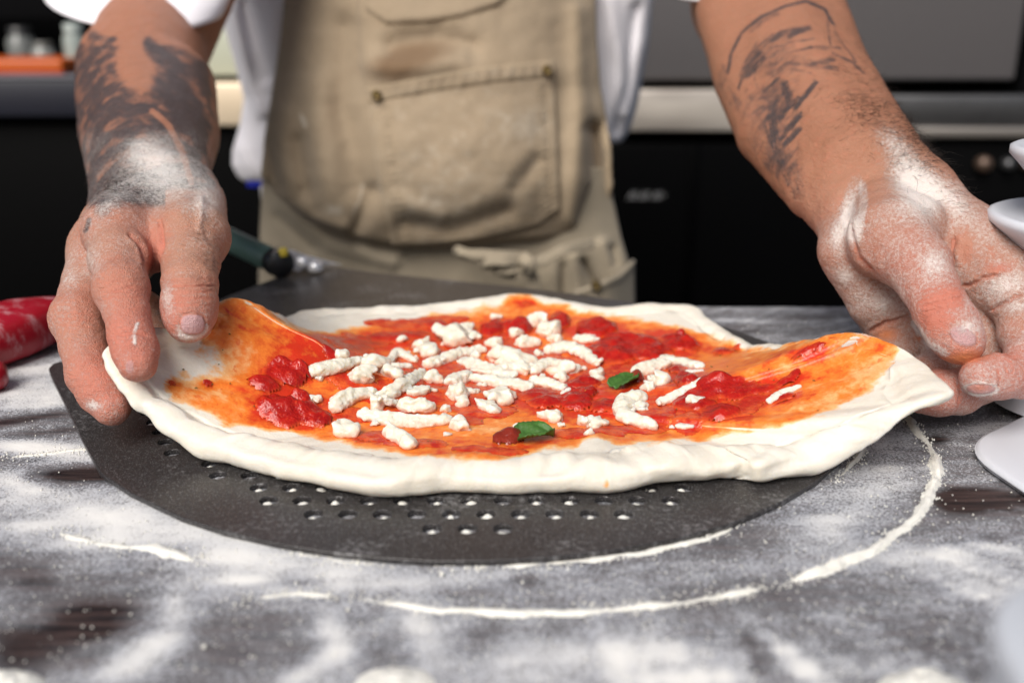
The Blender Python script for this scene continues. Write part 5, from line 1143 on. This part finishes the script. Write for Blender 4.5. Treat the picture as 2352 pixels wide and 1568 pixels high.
# counter on the other side of the cook
ct = empty('counter', (-.5, OY + .3, -.9), 'dark counter with a blue grey front edge behind the tattooed forearm', 'counter')
edge = Mat('blue_grey_laminate', .45); edge.set(Base_Color=edge.mix(edge.noise(3, 2), (.008, .014, .030), (.020, .016, .020)))
cream = Mat('cream_steel', .35); cream.set(Base_Color=(.80, .66, .48), Metallic=.25)
slab('front', -700, 280, 900, 1250, OY + .01, .5, black.m, ct)
slab('edge', -700, 182, 330, 270, OY - .02, .5, edge.m, ct)
eb = Mat('edge_trim', .4); eb.set(Base_Color=(.10, .10, .12)); slab('edge_strip', -700, 174, 330, 183, OY - .022, .4, eb.m, ct, .002)
slab('trim', 360, 190, 900, 290, OY - .012, .03, cream.m, ct)
slab('gap', 360, 176, 900, 189, OY + .02, .02, dark.m, ct, .001)
gp = Mat('pale_green_panel', .5); gp.set(Base_Color=(.46, .48, .38)); slab('splashback', 440, 66, 900, 176, OY + .02, .02, gp.m, ct)
wall = Mat('dark_wall', .9, .05); wall.set(Base_Color=(.004, .004, .0045))
slab('back_wall', -2600, -1800, 4600, 1300, OY + .62, .05, wall.m, None, .002, 'structure')
gm = Mat('dark_floor', .8); gm.set(Base_Color=gm.mix(gm.noise(9, 4), (.004, .004, .0045), (.009, .009, .010)))
fl = MB(); fl.box((-3, -1, -.96), (3, 2.4, -.9)); link('floor', fl.mesh('floor'), gm.m, None, 'structure')
# things on the counter
def shelf_thing(name, label, cat, u0, v0, u1, v1, y, dep, mat, bev=.006):
    a = PY(u0, v0, y); b = PY(u1, v1, y); m = MB(); m.box((a[0], y, b[2]), (b[0], y + dep, a[2]))
    o = link(name, bevel_mesh(m.mesh(name), bev, 3), mat); o['label'] = label; o['category'] = cat; return o
om = Mat('orange_plastic', .4); om.set(Base_Color=om.mix(om.noise(12, 2, .5, om.co((1, 1, 9))), (.42, .05, .006), (.55, .13, .01)))
o = shelf_thing('tray', 'flat orange plastic tray on the counter edge', 'tray', -120, 136, 146, 172, OY + .02, .16, om.m)
rm = Mat('red_plastic', .4); rm.set(Base_Color=(.30, .015, .008))
a = PY(-120, 165, OY + .018); b = PY(150, 172, OY + .018); m = MB(); m.box((a[0], OY + .012, b[2]), (b[0], OY + .019, a[2])); link('rim', bevel_mesh(m.mesh('rim'), .002), rm.m, o)
def jar(u, v0, v1, wpx, label, col, y, lid):
    b = PY(u, v1, y); t = PY(u, v0, y); h = t[2] - b[2]; r = wpx / FPX * y * .5
    root = empty('jar', b, label, 'jar')
    g = Mat('jar_glass', .15); g.set(Base_Color=g.mix(g.noise(40, 3, .5, g.co((3, 3, .6))), tuple(c * .4 for c in col), col))
    m = MB(); m.lathe([(.0001, 0), (r * .9, 0), (r, h * .05), (r, h * .72), (r * .75, h * .82), (r * .75, h * .86)], b, 24); link('glass', m.mesh('glass', True), g.m, root)
    lm_ = Mat('jar_lid', .4); lm_.set(Base_Color=lid); m = MB(); m.lathe([(r * .8, h * .84), (r * .82, h * .98), (r * .7, h), (.0001, h)], b, 24); link('lid', m.mesh('lid', True), lm_.m, root)
jar(60, 62, 172, 62, 'cloudy grey jar behind the orange tray', (.22, .23, .22), OY + .30, (.02, .02, .02))
jar(108, 96, 172, 52, 'short pale jar behind the orange tray', (.34, .36, .34), OY + .24, (.10, .10, .09))
jar(182, 54, 176, 50, 'tall mint white jar beside the forearm', (.40, .46, .43), OY + .10, (.35, .40, .38))
slab('shelf', -700, -60, 470, 46, OY + .35, .2, wall.m, ct)

# ================================================================ white plastic stand cut by the frame
wp = Mat('white_plastic', .35); wp.set(Base_Color=(.64, .66, .71)); wp.sss(.1, (.8, .8, .9), .002)
ws = empty('tiered_stand', (.27, .37, 0), 'white plastic tiered stand with a flat foot at the frame edge', 'stand')
def rounded(poly, r, n=8):
    out = []; P = [np.array(p) for p in poly]
    for k in range(len(P)):
        a, b, c = P[k - 1], P[k], P[(k + 1) % len(P)]
        d1 = (a - b) / np.linalg.norm(a - b); d2 = (c - b) / np.linalg.norm(c - b)
        for t in np.linspace(0, 1, n): out.append((1 - t) ** 2 * (b + d1 * r) + 2 * t * (1 - t) * b + t * t * (b + d2 * r))
    return out
def plate(name, poly, z0, z1, mat, parent, bev=.002):
    n = len(poly); V = [(p[0], p[1], z0) for p in poly] + [(p[0], p[1], z1) for p in poly]
    F = [tuple(range(n))[::-1], tuple(range(n, 2 * n))] + [(k, (k + 1) % n, (k + 1) % n + n, k + n) for k in range(n)]
    me = mesh(name, V, F, False); return link(name, bevel_mesh(me, bev), mat, parent)
base = rounded([PZ(2205, 1022, .004)[:2], PZ(2352, 925, .004)[:2] + (.05, .03), (.36, .40), (.30, .28), PZ(2352, 1150, .004)[:2] + (.012, -.03)], .022)
plate('foot', base, .0005, .0045, wp.m, ws)
c = np.array([.267, .430])
col = MB(); col.lathe([(.046, .0045), (.0445, .010), (.044, .03), (.041, .06), (.036, .075)], np.array([c[0], c[1], 0]), 48); link('column', col.mesh('column', True), wp.m, ws)
for z, r, u, v in ((.086, .060, 2300, 515), (.117, .052, 2328, 352)):
    e = J(u, v, .433); r = c[0] - e[0]; z = e[2]
    d = MB(); d.lathe([(.020, z - .030), (r * .62, z - .022), (r * .90, z - .006), (r, z - .001), (r * 1.0, z + .002), (r * .96, z + .003), (r * .88, z + .0015), (r * .5, z + .001), (.0001, z + .001)], np.array([c[0], c[1], 0]), 56)
    link('dish', d.mesh('dish', True), wp.m, ws)
tu = empty('plastic_tub', (.119, .0975, 0), 'blurred white plastic tub in the near corner at the frame edge', 'tub')
tm = Mat('matte_white_plastic', .5); tm.set(Base_Color=(.54, .57, .62))
tub = rounded([(.0735, .045), (.17, .045), (.17, .150), (.0735, .150)], .030)
plate('wall', tub, .0005, .076, tm.m, tu, .002)
plate('lid', [tuple(np.array([.119, .0975]) + 1.015 * (np.array(p) - np.array([.119, .0975]))) for p in tub], .0765, .082, tm.m, tu, .0015)

# ================================================================ red kitchen tool with two handles
red = Mat('floured_red_plastic', .4)
dn = red.step(red.math('ADD', red.noise(70, 4, .65, red.co((1, 2.2, 1), (0, 0, R(-30)))), red.math('MULTIPLY', red.noise(900, 2), .15)), .56, .86)
red.set(Base_Color=red.mix(red.math('MULTIPLY', dn, .6), (.34, .006, .018), (.62, .48, .52)), Roughness=red.math('ADD', red.math('MULTIPLY', dn, .5), .32))
tg = empty('kitchen_tool', PZ(30, 790, 0), 'red plastic handled kitchen tool dusted with flour beside the hand', 'kitchen tool')
def paddle(pts, name):
    n = len(pts); V = []
    for k, (c, wd, th) in enumerate(pts):
        c = np.asarray(c); t = np.asarray(pts[min(k + 1, n - 1)][0]) - np.asarray(pts[max(k - 1, 0)][0]); t /= np.linalg.norm(t)
        s = np.cross(t, (0, 0, 1)); s /= np.linalg.norm(s); up = np.cross(s, t)
        for a in np.linspace(0, 2 * math.pi, 21)[:-1]:
            ca, sa = math.cos(a), math.sin(a); V.append(c + s * wd * np.sign(ca) * abs(ca) ** .8 + up * th * np.sign(sa) * abs(sa) ** .6)
    m = MB(); m.add(V, [(k * 20 + a, k * 20 + (a + 1) % 20, (k + 1) * 20 + (a + 1) % 20, (k + 1) * 20 + a) for k in range(n - 1) for a in range(20)] + [tuple(range(20))[::-1], tuple((n - 1) * 20 + a for a in range(20))])
    link(name, m.mesh(name, True), red.m, tg)
A = PZ(-60, 786, .0135); B = PZ(75, 738, .0145); C_ = PZ(200, 706, .013)
paddle([(A + (B - A) * -.6, .017, .012), (A, .0205, .0135), (A + (B - A) * .5, .0215, .014), (B - (B - A) * .12, .0195, .0135), (B + (C_ - B) * .35, .0155, .011), (B + (C_ - B) * .8, .011, .008), (C_, .008, .006)], 'handle')
D0 = PZ(-36, 863, .0075)
paddle([(D0 + np.array([-.10, .03, 0]), .007, .007), (D0 + np.array([-.03, .008, 0]), .009, .0078), (D0, .009, .0078), (D0 + np.array([.007, -.002, 0]), .0075, .007), (D0 + np.array([.0100, -.003, 0]), .003, .003)], 'grip')
